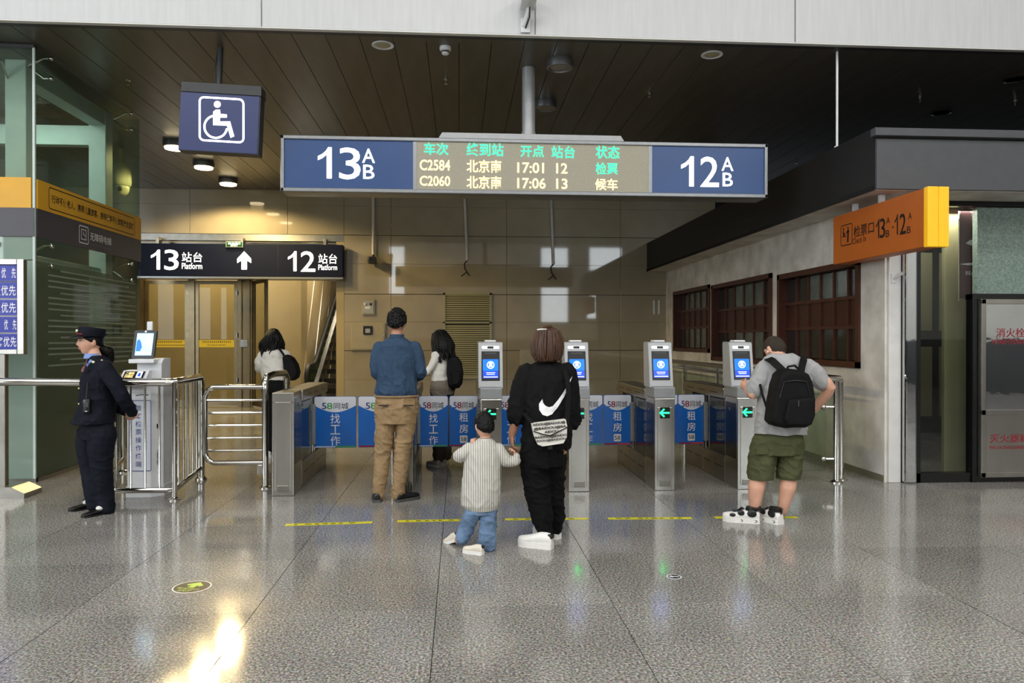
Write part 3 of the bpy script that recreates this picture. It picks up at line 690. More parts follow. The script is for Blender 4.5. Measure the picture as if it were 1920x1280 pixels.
gf = build('grey_band', MB().box(EX - 2.6, EX + .0, EY0 - .014, EY0 + .005, 2.603, 2.904), 'bandgrey', el)
fE = lambda u, v: (EX + .0185, u, v)
def etext(txt, x0, x1, z0, z1, m, par, bold=0):
    y0 = AX(x0, 500, EX).y; y1 = AX(x1, 500, EX).y
    return text(txt, fE, y0, y1, z0, z1, m, par, bold)
etext('行动不便老人、携带儿童旅客、携带行李不便旅客改走直梯', 94, 248, 3.015, 3.105, 'ink', yb, .014)
build('outline', to_plane(ptube(rrect(AX(89, 500, EX).y, AX(250, 500, EX).y, 2.945, 3.175, .03), .005, True), fE), 'ink', yb)
etext('无障碍电梯', 166, 206, 2.715, 2.815, 'inkwhite', gb, .004); etext('Accessible Elevator', 166, 205, 2.655, 2.695, 'inkgrey', gb)
y0, y1 = AX(146, 500, EX).y, AX(163, 500, EX).y
fE2 = lambda u, v: (EX + .0165, u, v)
build('icon', to_plane(ptube(rrect(y0, y1, 2.66, 2.86, .02), .006, True), fE2), 'inkwhite', gb)
build('icon', to_plane(ptube(rrect(y0 + .05, y1 - .05, 2.705, 2.82, .004), .005, True), fE2), 'inkwhite', gb)
build('icon', to_plane(ptube([((y0 + y1) / 2 - .01, 2.80), ((y0 + y1) / 2 - .01, 2.765), ((y0 + y1) / 2 + .02, 2.76), ((y0 + y1) / 2 + .03, 2.735)], .006), fE2), 'inkwhite', gb)
for k in range(18):                                   # thin pale stripes on the lower pane
    z = 2.27 - k * .062
    build('pale_stripe', MB().box(EX + .001, EX + .003, EY0 + .25 + .25 * (k % 4 == 0), EY1 - .15 - .2 * (k % 3 == 1), z, z + .020), 'palestripe', el)
for y in (EY0 + .25, EY1 - .35):                      # spider fittings
    for z in (2.44, 4.50):
        build('spider_fitting', MB().tube([(EX - .22, y + .02, z), (EX - .07, y + .06, z + .10), (EX - .02, y + .06, z + .10)], .012, 6)
              .tube([(EX - .22, y + .02, z), (EX - .07, y + .06, z - .12), (EX - .02, y + .06, z - .12)], .012, 6)
              .ball((EX + .008, y + .06, z + .10), .026, 10, 6).ball((EX + .008, y + .06, z - .12), .026, 10, 6), 'chrome', el, True)
for x, z in ((EX - .40, 2.52), (EX - .40, 4.47)):
    build('spider_fitting', MB().tube([(x, EY0 + .24, z - .14), (x + .02, EY0 + .08, z), (x + .02, EY0 - .01, z)], .012, 6).ball((x + .02, EY0 - .014, z), .032, 10, 6), 'chrome', el, True)
area('shaft_fill', (EX - 1.0, 9.4, 4.5), (0, 0, 0), .8, .8, 22, (.8, 1, .9))  # lamp added inside the shaft to brighten its dim columns

# ================================================================== railings left of the gates
def rail(name, label, cat='railing', loc=(0, 0, 0), group=None): return thing(name, label, cat, loc, group)
rl = rail('steel_railing', 'polished steel barrier of upright bars around the white terminal', loc=(-3.1, 7.18, 0))
ZR = 1.11; P1 = (-2.682, 7.18); P2 = (-2.775, 8.19); P0 = (-3.46, 7.18); P3 = (-3.82, 8.74)
build('top_rail', MB().tube([(-4.46, 7.18, 1.125), (P1[0] - .08, P1[1], ZR), (P1[0] - .01, P1[1] + .04, ZR), (P2[0], P2[1] - .04, ZR), (P2[0] - .0, P2[1], ZR - .02), (P2[0], P2[1] + .01, ZR - .10), (P2[0], P2[1] + .01, .02)], .038, 12), 'chrome', rl, True)
build('bottom_rail', MB().tube([(P3[0], P3[1], .15), (P0[0], P0[1], .10), (P1[0] - .05, P1[1], .10), (P1[0], P1[1] + .05, .10), (P2[0], P2[1], .13)], .026, 10), 'chrome', rl, True)
for (x, y, h, r) in ((P1[0], P1[1] + .02, ZR, .024), (P0[0], P0[1], ZR, .024), (P3[0], P3[1], ZR, .024)):
    build('post', MB().cyl((x, y, 0), (x, y, h), r, 12).lathe([(.055, 0), (.055, .012), (.03, .03)], (x, y, 0), 14), 'chrome', rl, True)
build('foot', MB().lathe([(.06, 0), (.06, .012), (.04, .04)], (P2[0], P2[1] + .01, 0), 14), 'chrome', rl, True)
def bars(p, q, n, z0, z1, par, r=.011):
    for k in range(1, n + 1):
        t = k / (n + 1); x, y = p[0] + (q[0] - p[0]) * t, p[1] + (q[1] - p[1]) * t
        build('bar', MB().cyl((x, y, z0), (x, y, z1), r, 8), 'chrome', par, True)
bars(P0, P1, 5, .10, ZR, rl); bars(P1, P2, 5, .11, ZR, rl); bars(P0, P3, 7, .12, ZR, rl)
build('top_rail', MB().tube([(P0[0], P0[1], ZR), (P3[0], P3[1], ZR)], .03, 10), 'chrome', rl, True)

# swing gate of horizontal bars
sg = rail('swing_gate', 'low steel swing gate of horizontal bars beside the leftmost ticket gate', 'gate', (-2.0, 7.72, 0))
gx0, gx1, gy = -2.573, -1.985, 7.72
fr = [(gx1, gy, 1.03), (gx0 + .09, gy, 1.03), (gx0 + .03, gy, 1.00), (gx0, gy, .93), (gx0, gy, .36), (gx0 + .03, gy, .29), (gx0 + .09, gy, .26), (gx1, gy, .26)]
build('frame', MB().tube(fr, .026, 12), 'chrome', sg, True)
for k in range(5): build('bar', MB().cyl((gx0, gy, .385 + k * .128), (gx1, gy, .385 + k * .128), .013, 8), 'chrome', sg, True)
build('post', MB().cyl((gx1 + .01, gy, 0), (gx1 + .01, gy, 1.10), .032, 14).lathe([(.06, 0), (.06, .012), (.04, .03)], (gx1 + .01, gy, 0), 14), 'chrome', sg, True)
build('handle_loop', MB().tube([(gx1 + .01, gy, 1.0), (gx1 + .01, gy, 1.08), (gx1 + .02, gy + .03, 1.13), (gx1 + .04, gy + .22, 1.15), (gx1 + .09, gy + .50, 1.15), (gx1 + .10, gy + .56, 1.10), (gx1 + .10, gy + .58, .9), (gx1 + .10, gy + .58, .02)], .034, 12), 'chrome', sg, True)
build('latch', MB().rbox(gx1 - .06, gx1 - .01, gy - .03, gy + .03, .14, .24, .005), 'steel', sg)

# rail along the white wall
rr = rail('steel_railing', 'steel post railing with glass infill along the white wall', loc=(4.05, 10, 0))
build('top_rail', MB().tube([(3.80, 7.66, 1.085), (3.99, 7.63, 1.085), (4.06, 7.66, 1.085), (4.09, 7.74, 1.085), (4.16, 15.0, 1.085)], .04, 12), 'chrome', rr, True)
build('mid_rail', MB().cyl((4.12, 8.0, .98), (4.16, 15.0, .98), .016, 8), 'chrome', rr, True)
for x, y in ((3.985, 7.58), (4.10, 7.72), (4.12, 9.6), (4.14, 11.6), (4.15, 13.4), (4.16, 14.9)):
    build('post', MB().cyl((x, y, 0), (x, y, 1.07), .034, 14).lathe([(.07, 0), (.07, .012), (.045, .03)], (x, y, 0), 14), 'chrome', rr, True)
for y0, y1 in ((7.85, 9.5), (9.7, 11.5), (11.7, 13.3), (13.5, 14.8)):
    build('glass_infill', MB().box(4.115, 4.125, y0, y1, .12, .92), 'g_clear', rr)
build('front_infill', MB().box(3.30, 3.88, 7.60, 7.61, .12, .95), 'g_clear', rr)
for z in (.25, .80): build('glass_clamp', MB().cyl((3.985, 7.58, z), (3.85, 7.60, z), .012, 8).ball((3.85, 7.60, z), .03, 10, 6), 'chrome', rr, True)

# ================================================================== white check-in terminal
tk = thing('ticket_terminal', 'white passenger ticket terminal with tilted screen behind the steel barrier', 'terminal', (-3.04, 7.48, 0))
build('column', MB().prism([(-3.18, 7.36), (-2.96, 7.36), (-2.87, 7.43), (-2.87, 7.66), (-3.18, 7.66)], XY, .0, 1.06), 'white', tk)
build('plinth', MB().prism([(-3.19, 7.35), (-2.955, 7.35), (-2.86, 7.425), (-2.86, 7.67), (-3.19, 7.67)], XY, 0, .10), 'white', tk)
pn = build('label_panel', MB().prism(rrect(-3.165, -2.955, .25, .93, .012), XZ, 7.354, 7.3585), 'flapwhite', tk)
build('panel_outline', to_plane(ptube(rrect(-3.163, -2.957, .252, .928, .012), .003, True), fY(7.3535)), 'inkblue', tk)
for k, ch in enumerate('旅客检票操作终端'):
    z = .885 - k * .077
    text(ch, fY(7.3525), -3.10, -3.045, z - .056, z, 'inkblue', pn, .006)
build('logo_print', to_plane(ptube([(-3.10, .975), (-3.05, .985), (-2.98, .98)], .006), fY(7.358)), 'inkgrey', tk)
build('hatch', MB().box(-2.915, -2.895, 7.385, 7.405, .66, .70), 'black', tk)
build('vent', MB().ball((-2.905, 7.392, .40), (.008, .02, .05), 10, 6).ball((-2.905, 7.392, .33), (.008, .02, .03), 10, 6), 'inkgrey', tk)
build('neck', MB().prism([(7.44, 1.05), (7.66, 1.05), (7.66, 1.33), (7.50, 1.33), (7.44, 1.28)], YZ, -3.12, -2.89), 'white', tk)
build('scanner', MB().prism([(7.28, 1.095), (7.50, 1.095), (7.50, 1.22), (7.38, 1.215), (7.30, 1.14)], YZ, -3.22, -2.98), 'white', tk)
def scn(u, v, w_=0): return (u, 7.297 + (v - 1.08) * 1.08 - .004 - w_, v + .06)
sc_ = build('scanner_display', MB().prism([(-3.20, 1.085), (-3.01, 1.085), (-3.01, 1.148), (-3.20, 1.148)], scn, 0, .002), 'black', tk)
text('二维码\n扫描区', lambda u, v: scn(u, v, .003), -3.185, -3.105, 1.092, 1.142, 'ledamber', sc_, .0)
build('symbol', MB().prism([(-3.08, 1.09), (-3.03, 1.09), (-3.03, 1.145), (-3.08, 1.145)], scn, .002, .003), 'screenw', sc_)
build('symbol', MB().prism([(-3.07, 1.105), (-3.04, 1.100), (-3.045, 1.135), (-3.065, 1.135)], scn, .003, .004), 'screen2', sc_)
build('tray', MB().rbox(-3.17, -2.93, 7.36, 7.56, 1.285, 1.325, .008), 'white', tk)
def dsp(u, v, w_=0): return (u + (v - 1.46) * .02, 7.42 + (v - 1.33) * .25 + w_, v)
build('display', MB().prism(rrect(-3.165, -2.955, 1.33, 1.605, .015), dsp, 0, .03), 'darkgrey', tk)
s1 = build('screen', MB().prism([(-3.135, 1.36), (-2.98, 1.36), (-2.98, 1.575), (-3.135, 1.575)], dsp, -.004, 0), 'screenl', tk)
build('picture', MB().prism([(-3.13, 1.40), (-3.09, 1.40), (-3.075, 1.44), (-3.09, 1.49), (-3.11, 1.52), (-3.13, 1.50)], dsp, -.006, -.004), 'screen', s1)
build('picture', MB().prism([(-3.11, 1.38), (-2.995, 1.38), (-2.995, 1.39), (-3.11, 1.39)], dsp, -.006, -.004), 'screenw', s1)
build('picture', to_plane(ptube([(-3.05, 1.51), (-3.02, 1.53), (-3.01, 1.51), (-3.03, 1.48), (-3.05, 1.48)], .006), lambda u, v: dsp(u, v, -.006)), 'screenw', s1)
build('camera_button', MB().ball(dsp(-3.058, 1.592, -.002), .009, 8, 5), 'screenw', tk)
build('top_lamp', MB().rbox(-3.055, -3.0, 7.50, 7.53, 1.60, 1.69, .008), 'white', tk)

# ================================================================== ticket gates
GY = 7.30
def flap(par, x0, x1, kind, narrow):
    """swing board from x0 to x1 (gate coordinates), printed"""
    y = 1.0; zt, zb = .885, .318; cx = (x0 + x1) / 2; W = x1 - x0
    f = build('flap', MB().prism(rrect(x0, x1, zb, zt, .018), XZ, y, y + .012), 'flapblue', par)
    e = .001
    top = [(x1 - .004, .785), (x1 - .004, zt - .015), (x1 - .018, zt - .003), (x0 + .018, zt - .003), (x0 + .004, zt - .015), (x0 + .004, .785)]
    top += [(x0 + W * t, .785 - .075 * math.sin(math.pi * t)) for t in [i / 10 for i in range(1, 10)]]
    build('white_print', MB().prism(top, XZ, y - e, y), 'flapwhite', f)
    fy = lambda u, v: (u, y - e - .0012, v); fy2 = lambda u, v: (u, y - .0015, v)
    tw = .145 if not narrow else .115
    text('5', fy, cx - tw, cx - tw + .048 * tw / .115 * .8, .745, .815, 'inkblue', f, .012); text('8', fy, cx - tw + .052 * tw / .115 * .8, cx - tw * .2, .745, .815, 'flapgreen' if not narrow else 'inkred', f, .012)
    text('同城', fy, cx - tw * .12, cx + tw, .745, .815, 'ink', f, .004)
    cw = .105 if not narrow else .098
    if kind == 'work':
        for k, ch in enumerate('找工作'): text(ch, fy2, cx - cw / 2, cx + cw / 2, .588 - k * .122, .588 + cw - k * .122, 'inkwhite', f, .004)
        build('stripe', MB().box(x0 + .01, cx, y - e, y, zb + .006, zb + .018), 'flapwhite', f)
        build('stripe', MB().box(cx, x1 - .012, y - e, y, zb + .004, zb + .020), 'flapgreen', f)
    else:
        for k, ch in enumerate('租房'): text(ch, fy2, cx - cw / 2, cx + cw / 2, .595 - k * .125, .595 + cw - k * .125, 'inkwhite', f, .004)
        build('badge', MB().prism(rrect(cx - .042, cx + .042, .358, .442, .012), XZ, y - e, y), 'inkwhite', f)
        text('58', fy, cx - .033, cx + .033, .377, .424, 'ink', f, .006)
        build('stripe', MB().box(x0 + .012, cx, y - e, y, zb + .004, zb + .022), 'inkred', f)
        build('stripe', MB().box(cx, x1 - .012, y - e, y, zb + .004, zb + .022), 'flapred', f)
    return f
def gate(X, label, head=True, left=None, right=None, arrow=True, dy=0.0):
    t = thing('ticket_gate', label, 'ticket gate', (0, 0, 0), 'row of ticket gates')
    zt = .925 if head else 1.0
    build('front_block', MB().rbox(-.103, .103, 0, .36, .0, zt, .006), 'steel', t)
    build('front_plate', MB().rbox(-.075, .075, -.004, .002, .05, zt - .09, .004), 'steel', t)
    build('service_hatch', MB().rbox(-.055, .055, -.010, -.003, .045, .105, .004).box(-.02, .01, -.012, -.009, .065, .09), 'steel2', t)
    for s in (-1, 1):
        build('side_glass', MB().box(s * .1035, s * .1055, .05, .33, .30, zt - .06), 'blackframe', t)
        build('sensor', MB().lathe([(.016, 0), (.016, .006), (.006, .008)], (0, 0, 0), 10), 'chrome', t).matrix_local = Matrix.Translation((s * .1055, .20, zt - .13)) @ Matrix.Rotation(R(90 * s), 4, 'Y')
        build('skirt_panel', MB().rbox(s * .095, s * .105, .37, 1.05, .03, .275, .003), 'steel2', t)
        build('skirt_panel', MB().rbox(s * .095, s * .105, 1.06, 1.74, .03, .275, .003), 'steel2', t)
        for y0 in (.45, .80, 1.15, 1.45): build('slot', MB().box(s * .1052, s * .106, y0, y0 + .22, .15, .162), 'black', t)
        build('side_pane', MB().box(s * .085, s * .091, .38, .92, .28, .87), 'g_dark', t)
        build('side_pane', MB().box(s * .085, s * .091, 1.16, 1.45, .28, .87), 'g_dark', t)
    build('skirt', MB().rbox(-.094, .094, .36, 1.75, 0, .28, .004), 'steel2', t)
    build('rear_block', MB().rbox(-.103, .103, 1.46, 1.75, .0, .90, .006), 'steel2', t)
    build('inner_core', MB().box(-.03, .03, .36, 1.46, .28, .88), 'darkgrey', t)
    rf = build('top_deck', MB().rbox(-.118, .118, .36, 1.77, .885, 1.0, .012), 'steel2', t)
    for y0 in (.55, .95, 1.35):
        for s in (-1, 1): build('slot', MB().box(s * .1182, s * .119, y0, y0 + .25, .935, .945), 'black', rf)
    for y in (.90, 1.02, 1.12):
        for s in (-1, 1): build('chrome_post', MB().cyl((s * .08, y, .28), (s * .08, y, .885), .017, 10), 'chrome', t, True)
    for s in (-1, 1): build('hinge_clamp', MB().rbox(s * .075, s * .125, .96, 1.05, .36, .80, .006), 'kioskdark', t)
    if head:
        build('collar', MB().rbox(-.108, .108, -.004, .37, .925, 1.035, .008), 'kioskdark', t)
        build('head', MB().prism([(.12, 1.03), (.36, 1.03), (.38, 1.47), (.36, 1.49), (.205, 1.485), (.195, 1.47)], YZ, -.122, .122), 'kiosk', t)
        def K(u, v, w_=0): return (u, .12 + (v - 1.03) * .17 - w_, v)
        build('bezel', MB().prism(rrect(-.118, .118, 1.04, 1.475, .02), K, 0, .006), 'kiosk', t)
        build('camera_bar', MB().prism(rrect(-.088, .088, 1.420, 1.448, .012), K, .006, .010), 'screenw', t)
        build('camera_lens', MB().prism(rrect(-.032, .032, 1.422, 1.446, .004), K, .010, .012), 'black', t)
        sc = build('screen', MB().prism(rrect(-.092, .092, 1.10, 1.395, .004), K, .006, .009), 'black', t)
        build('ticket_slot', MB().prism(rrect(-.06, .06, 1.365, 1.385, .003), K, .009, .012), 'darkgrey', sc)
        sd = build('display', MB().prism(rrect(-.078, .078, 1.20, 1.315, .006), K, .009, .011), 'screen', sc)
        build('display', MB().prism(rrect(-.078, .078, 1.125, 1.20, .006), K, .009, .011), 'screen2', sc)
        build('display_icon', to_plane(ptube([(.034 * math.cos(q * .3142), 1.258 + .034 * math.sin(q * .3142)) for q in range(20)], .004, True), lambda u, v: K(u, v, .0125)), 'screenw', sc)
        build('display_icon', MB().prism([(-.018, 1.24), (.018, 1.24), (.014, 1.282), (-.014, 1.282)], K, .0115, .0125), 'screenw', sc)
        build('display_text', MB().prism([(-.045, 1.178), (.045, 1.178), (.045, 1.184), (-.045, 1.184)], K, .0115, .0125).prism([(-.04, 1.162), (.04, 1.162), (.04, 1.167), (-.04, 1.167)], K, .0115, .0125)
              .prism([(-.07, 1.135), (.07, 1.135), (.07, 1.142), (-.07, 1.142)], K, .0115, .0125), 'screenw', sc)
        build('top_lamp', MB().rbox(-.058, .058, .20, .34, 1.485, 1.508, .009), 'white', t)
        if arrow:
            ap = build('arrow_display', MB().prism(rrect(-.05, .05, .725, .835, .004), XZ, -.008, -.001), 'black', t)
            build('arrow', to_plane(ptube([(.045, .780), (-.045, .780)], .008), lambda u, v: (u, -.0095, v)), 'greenarrow', ap)
            build('arrow', to_plane(ptube([(-.008, .818), (-.048, .780), (-.008, .742)], .008), lambda u, v: (u, -.010, v)), 'greenarrow', ap)
    else:
        build('cap_seam', MB().box(-.104, .104, -.001, .005, .905, .909), 'black', t)
    if left: flap(t, -.105 - left, -.105, 'rent', left < .4)
    if right: flap(t, .105, .105 + right, 'work', right < .4)
    t.location = (X, GY + dy, 0)
    return t
gate(-1.70, 'leftmost ticket gate, flat topped without a screen', False, None, .46)
gate(-.555, 'ticket gate hidden behind the man in the blue shirt', True, .455, .325)
gate(.315, 'ticket gate with lit screen behind the small boy', True, .32, .325)
gate(1.19, 'ticket gate partly hidden by the woman in black', True, .32, .325)
gate(2.055, 'ticket gate standing clear between the woman in black and the backpack man', True, .32, .325)
gate(2.905, 'rightmost ticket gate, used by the man with the backpack', True, .31, None)

# ================================================================== things on the back wall
lv = thing('wall_louver', 'tall beige louvre grille on the stone wall', 'vent', (.18, YB, .6))
a = A(831, 710, YB - .03); b = A(922, 549, YB - .03)
lx0, lx1, lz0, lz1 = a.x, b.x, a.z, b.z; lm = lz0 + (lz1 - lz0) * .655; lt = .045
build('frame', MB().box(lx0, lx0 + lt, YB - .035, YB, lz0, lz1).box(lx1 - lt, lx1, YB - .035, YB, lz0, lz1).box(lx0, lx1, YB - .035, YB, lz1 - lt, lz1).box(lx0, lx1, YB - .035, YB, lz0, lz0 + lt).box(lx0, lx1, YB - .035, YB, lm - .02, lm + .02), 'cream', lv)
build('backing', MB().box(lx0 + .01, lx1 - .01, YB - .006, YB - .001, lz0 + .01, lz1 - .01), 'stonegap', lv)
slat = MB().prism([(YB - .03, 0), (YB - .024, 0), (YB - .006, .032), (YB - .012, .032)], YZ, lx0 + lt, lx1 - lt).mesh('slat'); slat.materials.append(M['cream'])
nsl = 38
for k in range(nsl):
    z = lz0 + lt + .005 + (lz1 - lz0 - 2 * lt - .04) * k / (nsl - 1)
    if abs(z + .015 - lm) > .035:
        o = link('slat', slat, None, lv); o.location = (0, 0, z) ; o.matrix_parent_inverse = Matrix.Translation(-Vector(lv.location))
def wbox(name, label, x0, y0, x1, y1, depth=.05):
    a = A(x0, y1, YB - depth); b = A(x1, y0, YB - depth)
    t = thing(name, label, 'electrical box', (a.x, YB, a.z))
    build('body', MB().rbox(a.x, b.x, YB - depth, YB - .001, a.z, b.z, .01), 'boxcream', t)
    build('door', MB().rbox(a.x + .03, b.x - .03, YB - depth - .012, YB - depth, a.z + .03, b.z - .03, .004), 'boxcream' if x1 - x0 > 40 else 'kiosk', t)
    return t, a, b
t, a, b = wbox('meter_box', 'wide flat cream meter box with a small display', 658, 604, 723, 657)
m_ = build('meter', MB().rbox(A(682, 620, YB).x, A(699, 620, YB).x, YB - .09, YB - .06, A(682, 627, YB).z, A(682, 611, YB).z, .008), 'black', t)
build('meter_display', MB().box(A(686, 620, YB).x, A(695, 620, YB).x, YB - .093, YB - .09, A(682, 624, YB).z, A(682, 616, YB).z), 'kiosk', t)
build('latch', MB().rbox(b.x - .05, b.x - .02, YB - .075, YB - .06, 1.55, 1.64, .004), 'steel', t)
t, a, b = wbox('control_box', 'small grey control box above the cream meter box', 678, 561, 703, 590)
for px in (685, 695): build('knob', MB().ball(A(px, 570, YB - .065), .03, 8, 6), 'darkgrey' if px > 690 else 'white', t, True)
build('label_plate', MB().box(A(685, 577, YB).x, A(695, 577, YB).x, YB - .068, YB - .062, A(685, 579, YB).z, A(685, 574, YB).z), 'white', t)
t, a, b = wbox('junction_panel', 'pale flat cabinet behind the woman in black', 975, 655, 1050, 715, .08)
# two small pale plates near the white wall
for px, lb in ((1226, 'left of two thin pale wall plates near the corner'), (1235, 'right of two thin pale wall plates near the corner')):
    a = A(px - 1.6, 589, YB); b = A(px + 1.6, 563, YB)
    tag(build('wall_plate', MB().rbox(a.x, b.x, YB - .02, YB, a.z, b.z, .003), 'white'), lb, 'wall plate', 'pale wall plates')
# conduits with loose wires
for px, yb_, lb in ((876, 488, 'white conduit ending in loose black wires above the louvre'), (1038, 495, 'white conduit ending in loose black wires right of the louvre')):
    p = A(px, yb_, YB - .05); q = A(px - 5, 366, YB - .05)
    t = thing('conduit', lb, 'conduit', p, 'conduits on the stone wall')
    build('pipe', MB().tube([p, (q.x, q.y, q.z), (q.x - .03, q.y, ZC)], .028, 8), 'whitepaint', t, True)
    build('wire', MB().tube([p, p + Vector((-.06, -.02, -.07)), p + Vector((-.05, -.03, -.18)), p + Vector((.0, -.03, -.26)), p + Vector((.05, -.03, -.33))], .014, 6), 'rubber', t, True)
    build('wire', MB().tube([p + Vector((-.0, -.03, -.24)), p + Vector((-.07, -.03, -.30)), p + Vector((-.13, -.02, -.34))], .012, 6), 'rubber', t, True)
p = A(700, 478, YB - .05)
t = thing('wall_camera', 'black bullet camera under a white conduit beside the doors', 'camera', p)
build('pipe', MB().cyl(p, (p.x, p.y, ZC), .03, 8), 'whitepaint', t, True)
build('bracket', MB().tube([p, p + Vector((0, -.06, -.06)), p + Vector((0, -.12, -.07))], .028, 8), 'darkgrey', t, True)
build('body', MB().rbox(p.x - .09, p.x + .08, YB - .38, YB - .08, p.z - .20, p.z - .06, .03), 'darkgrey', t, True)
build('lens', MB().cyl((p.x - .005, YB - .385, p.z - .13), (p.x - .005, YB - .37, p.z - .13), .05, 14), 'black', t, True)
# dome camera behind the lift glass
p = A(228, 333, 12.6)
t = thing('dome_camera', 'pale dome camera seen past the lift glass', 'camera', p)
build('housing', MB().lathe([(.05, .42), (.10, .40), (.14, .30), (.15, .12), (.145, .06), (.13, .04)], p - Vector((0, 0, .18)), 18), 'cream', t, True)
build('dome', MB().ball(p - Vector((0, 0, .17)), (.12, .12, .14), 16, 10), 'cream', t, True)
build('lens', MB().ball(p + Vector((.02, -.115, -.20)), (.045, .03, .045), 10, 6), 'black', t, True)
build('arm', MB().cyl(p + Vector((0, 0, .2)), (p.x, p.y, ZC - .001), .04, 8), 'cream', t, True)
# camera on the fascia, top edge
p = A(988, 6, YF - .18)
t = thing('fascia_camera', 'white camera on a bracket fixed to the white fascia', 'camera', (p.x, YF, p.z))
build('body', MB().rbox(p.x - .07, p.x + .09, YF - .36, YF - .06, p.z - .03, p.z + .13, .02), 'white', t, True)
build('bracket', MB().tube([(p.x + .03, YF - .14, p.z), (p.x + .02, YF - .12, p.z - .07), (p.x - .01, YF - .03, p.z - .16)], .028, 8).rbox(p.x - .05, p.x + .05, YF - .03, YF, p.z - .23, p.z - .08, .008), 'white', t, True)
build('cable', MB().tube([(p.x + .03, YF - .16, p.z - .02), (p.x + .03, YF - .14, p.z - .12), (p.x + .0, YF - .04, p.z - .19)], .008, 6), 'rubber', t, True)
# small hook on the white post
p = A(1674, 522, 7.53)
t = thing('post_camera', 'small white sensor on a plate on the white corner post', 'sensor', p)
build('plate', MB().rbox(p.x - .02, p.x + .03, 7.515, 7.53, p.z - .05, p.z + .05, .004), 'white', t)
build('arm', MB().tube([(p.x, 7.51, p.z), (p.x + .05, 7.44, p.z + .05)], [.012, .018], 8), 'white', t, True)

# ================================================================== ceiling fixtures
def fixture(px, py): r = ray(px, py); r = r * ((ZC - CAMH) / r.z); return Vector((r.x, r.y, ZC))
for (px, py), lb in (((718, 84), 'round flat ceiling speaker nearest the white fascia, left of the smoke detector'), ((1335, 102), 'round flat ceiling speaker right of the departure board')):
    p = fixture(px, py); t = thing('ceiling_speaker', lb, 'speaker', p, 'ceiling speakers')
    build('rim', MB().lathe([(.115, .0), (.118, -.008), (.108, -.012), (.10, -.006)], p, 28), 'white', t, True)
    build('grille', MB().lathe([(.10, -.004), (.05, -.010), (.001, -.012)], p, 28), 'cream', t, True)
p = fixture(835, 88); t = thing('smoke_detector', 'small white smoke detector on the dark ceiling', 'detector', p)
build('base', MB().lathe([(.06, 0), (.062, -.03), (.055, -.04)], p, 20), 'white', t, True)
build('chamber', MB().lathe([(.04, -.035), (.038, -.075), (.025, -.085)], p, 16), 'white', t, True)
build('vents', MB().lathe([(.0405, -.045), (.0405, -.062)], p, 16), 'darkgrey', t, True)
for (px, py), lb in (((1050, 112), 'unlit round ceiling lamp right of the sign pole'), ((1022, 190), 'unlit round ceiling lamp just above the departure board')):
    p = fixture(px, py); t = thing('ceiling_lamp', lb, 'lamp', p, 'round ceiling lamps')
    build('housing', MB().lathe([(.145, 0), (.15, -.02), (.15, -.095), (.145, -.10), (.125, -.10), (.12, -.09)], p, 28), 'alu', t, True)
    build('diffuser', MB().lathe([(.12, -.088), (.08, -.094), (.001, -.096)], p, 28), 'lampoff', t, True)
for k, ((px, py), lb) in enumerate((((328, 266), 'lit round ceiling lamp under the wheelchair sign'), ((382, 304), 'middle of the three lit round ceiling lamps'), ((428, 336), 'lit round ceiling lamp farthest from the wheelchair sign'))):
    p = fixture(px, py); t = thing('ceiling_lamp', lb, 'lamp', p, 'round ceiling lamps')
    build('housing', MB().lathe([(.175, 0), (.18, -.02), (.18, -.085), (.17, -.09), (.155, -.09), (.15, -.08)], p, 28), 'alu', t, True)
    build('diffuser', MB().lathe([(.155, -.086), (.15, -.115), (.08, -.125), (.001, -.126)], p, 28), 'lamp', t, True)
    l = bpy.data.lights.new('lamp_light', 'SPOT'); l.energy = 330; l.color = (1, .76, .36); l.spot_size = R(162); l.spot_blend = .25; l.shadow_soft_size = .14
    lo = bpy.data.objects.new('lamp_light', l); C.objects.link(lo); lo.parent = t; lo.location = (0, 0, -.15)
for (px, py), lb in (((1765, 211), 'recessed downlight just above the grey bulkhead'), ((1903, 148), 'recessed downlight at the right edge of the ceiling')):
    p = fixture(px, py); t = thing('downlight', lb, 'lamp', p, 'recessed downlights')
    build('ring', MB().lathe([(.125, .0), (.13, -.01), (.11, -.014), (.10, -.004)], p, 28), 'chrome', t, True)
    build('reflector', MB().lathe([(.10, -.004), (.06, -.0025), (.001, -.002)], p, 20), 'alu', t, True)
for (px, py), lb in (((836, 148), 'ceiling sprinkler under the smoke detector'), ((1218, 174), 'ceiling sprinkler above the right end of the departure board'), ((1725, 184), 'ceiling sprinkler left of the downlights'), ((240, 150), 'ceiling sprinkler left of the wheelchair sign'), ((1903, 190), 'ceiling sprinkler at the right edge of the ceiling'), ((497, 350), 'ceiling sprinkler left of the departure board end'), ((1493, 300), 'ceiling sprinkler beside the right end of the board')):
    p = fixture(px, py); t = thing('sprinkler', lb, 'sprinkler', p, 'ceiling sprinklers')
    build('rose', MB().lathe([(.03, 0), (.03, -.008), (.012, -.014)], p, 12), 'steel', t, True)
    build('head', MB().lathe([(.009, -.01), (.010, -.045), (.005, -.05), (.022, -.058), (.022, -.062)], p, 10), 'chrome', t, True)
p = fixture(1568, 98)
t = thing('hanging_rod', 'thin white rod from the ceiling to the black bulkhead', 'rod', (p.x, p.y, 3.6))
build('pipe', MB().cyl((4.10, 7.80, 3.60), (4.10, 7.80, ZC), .013, 10), 'white', t, True)
build('base', MB().lathe([(.03, 0), (.03, .01), (.015, .02)], (4.10, 7.80, 3.60), 12), 'white', t, True)

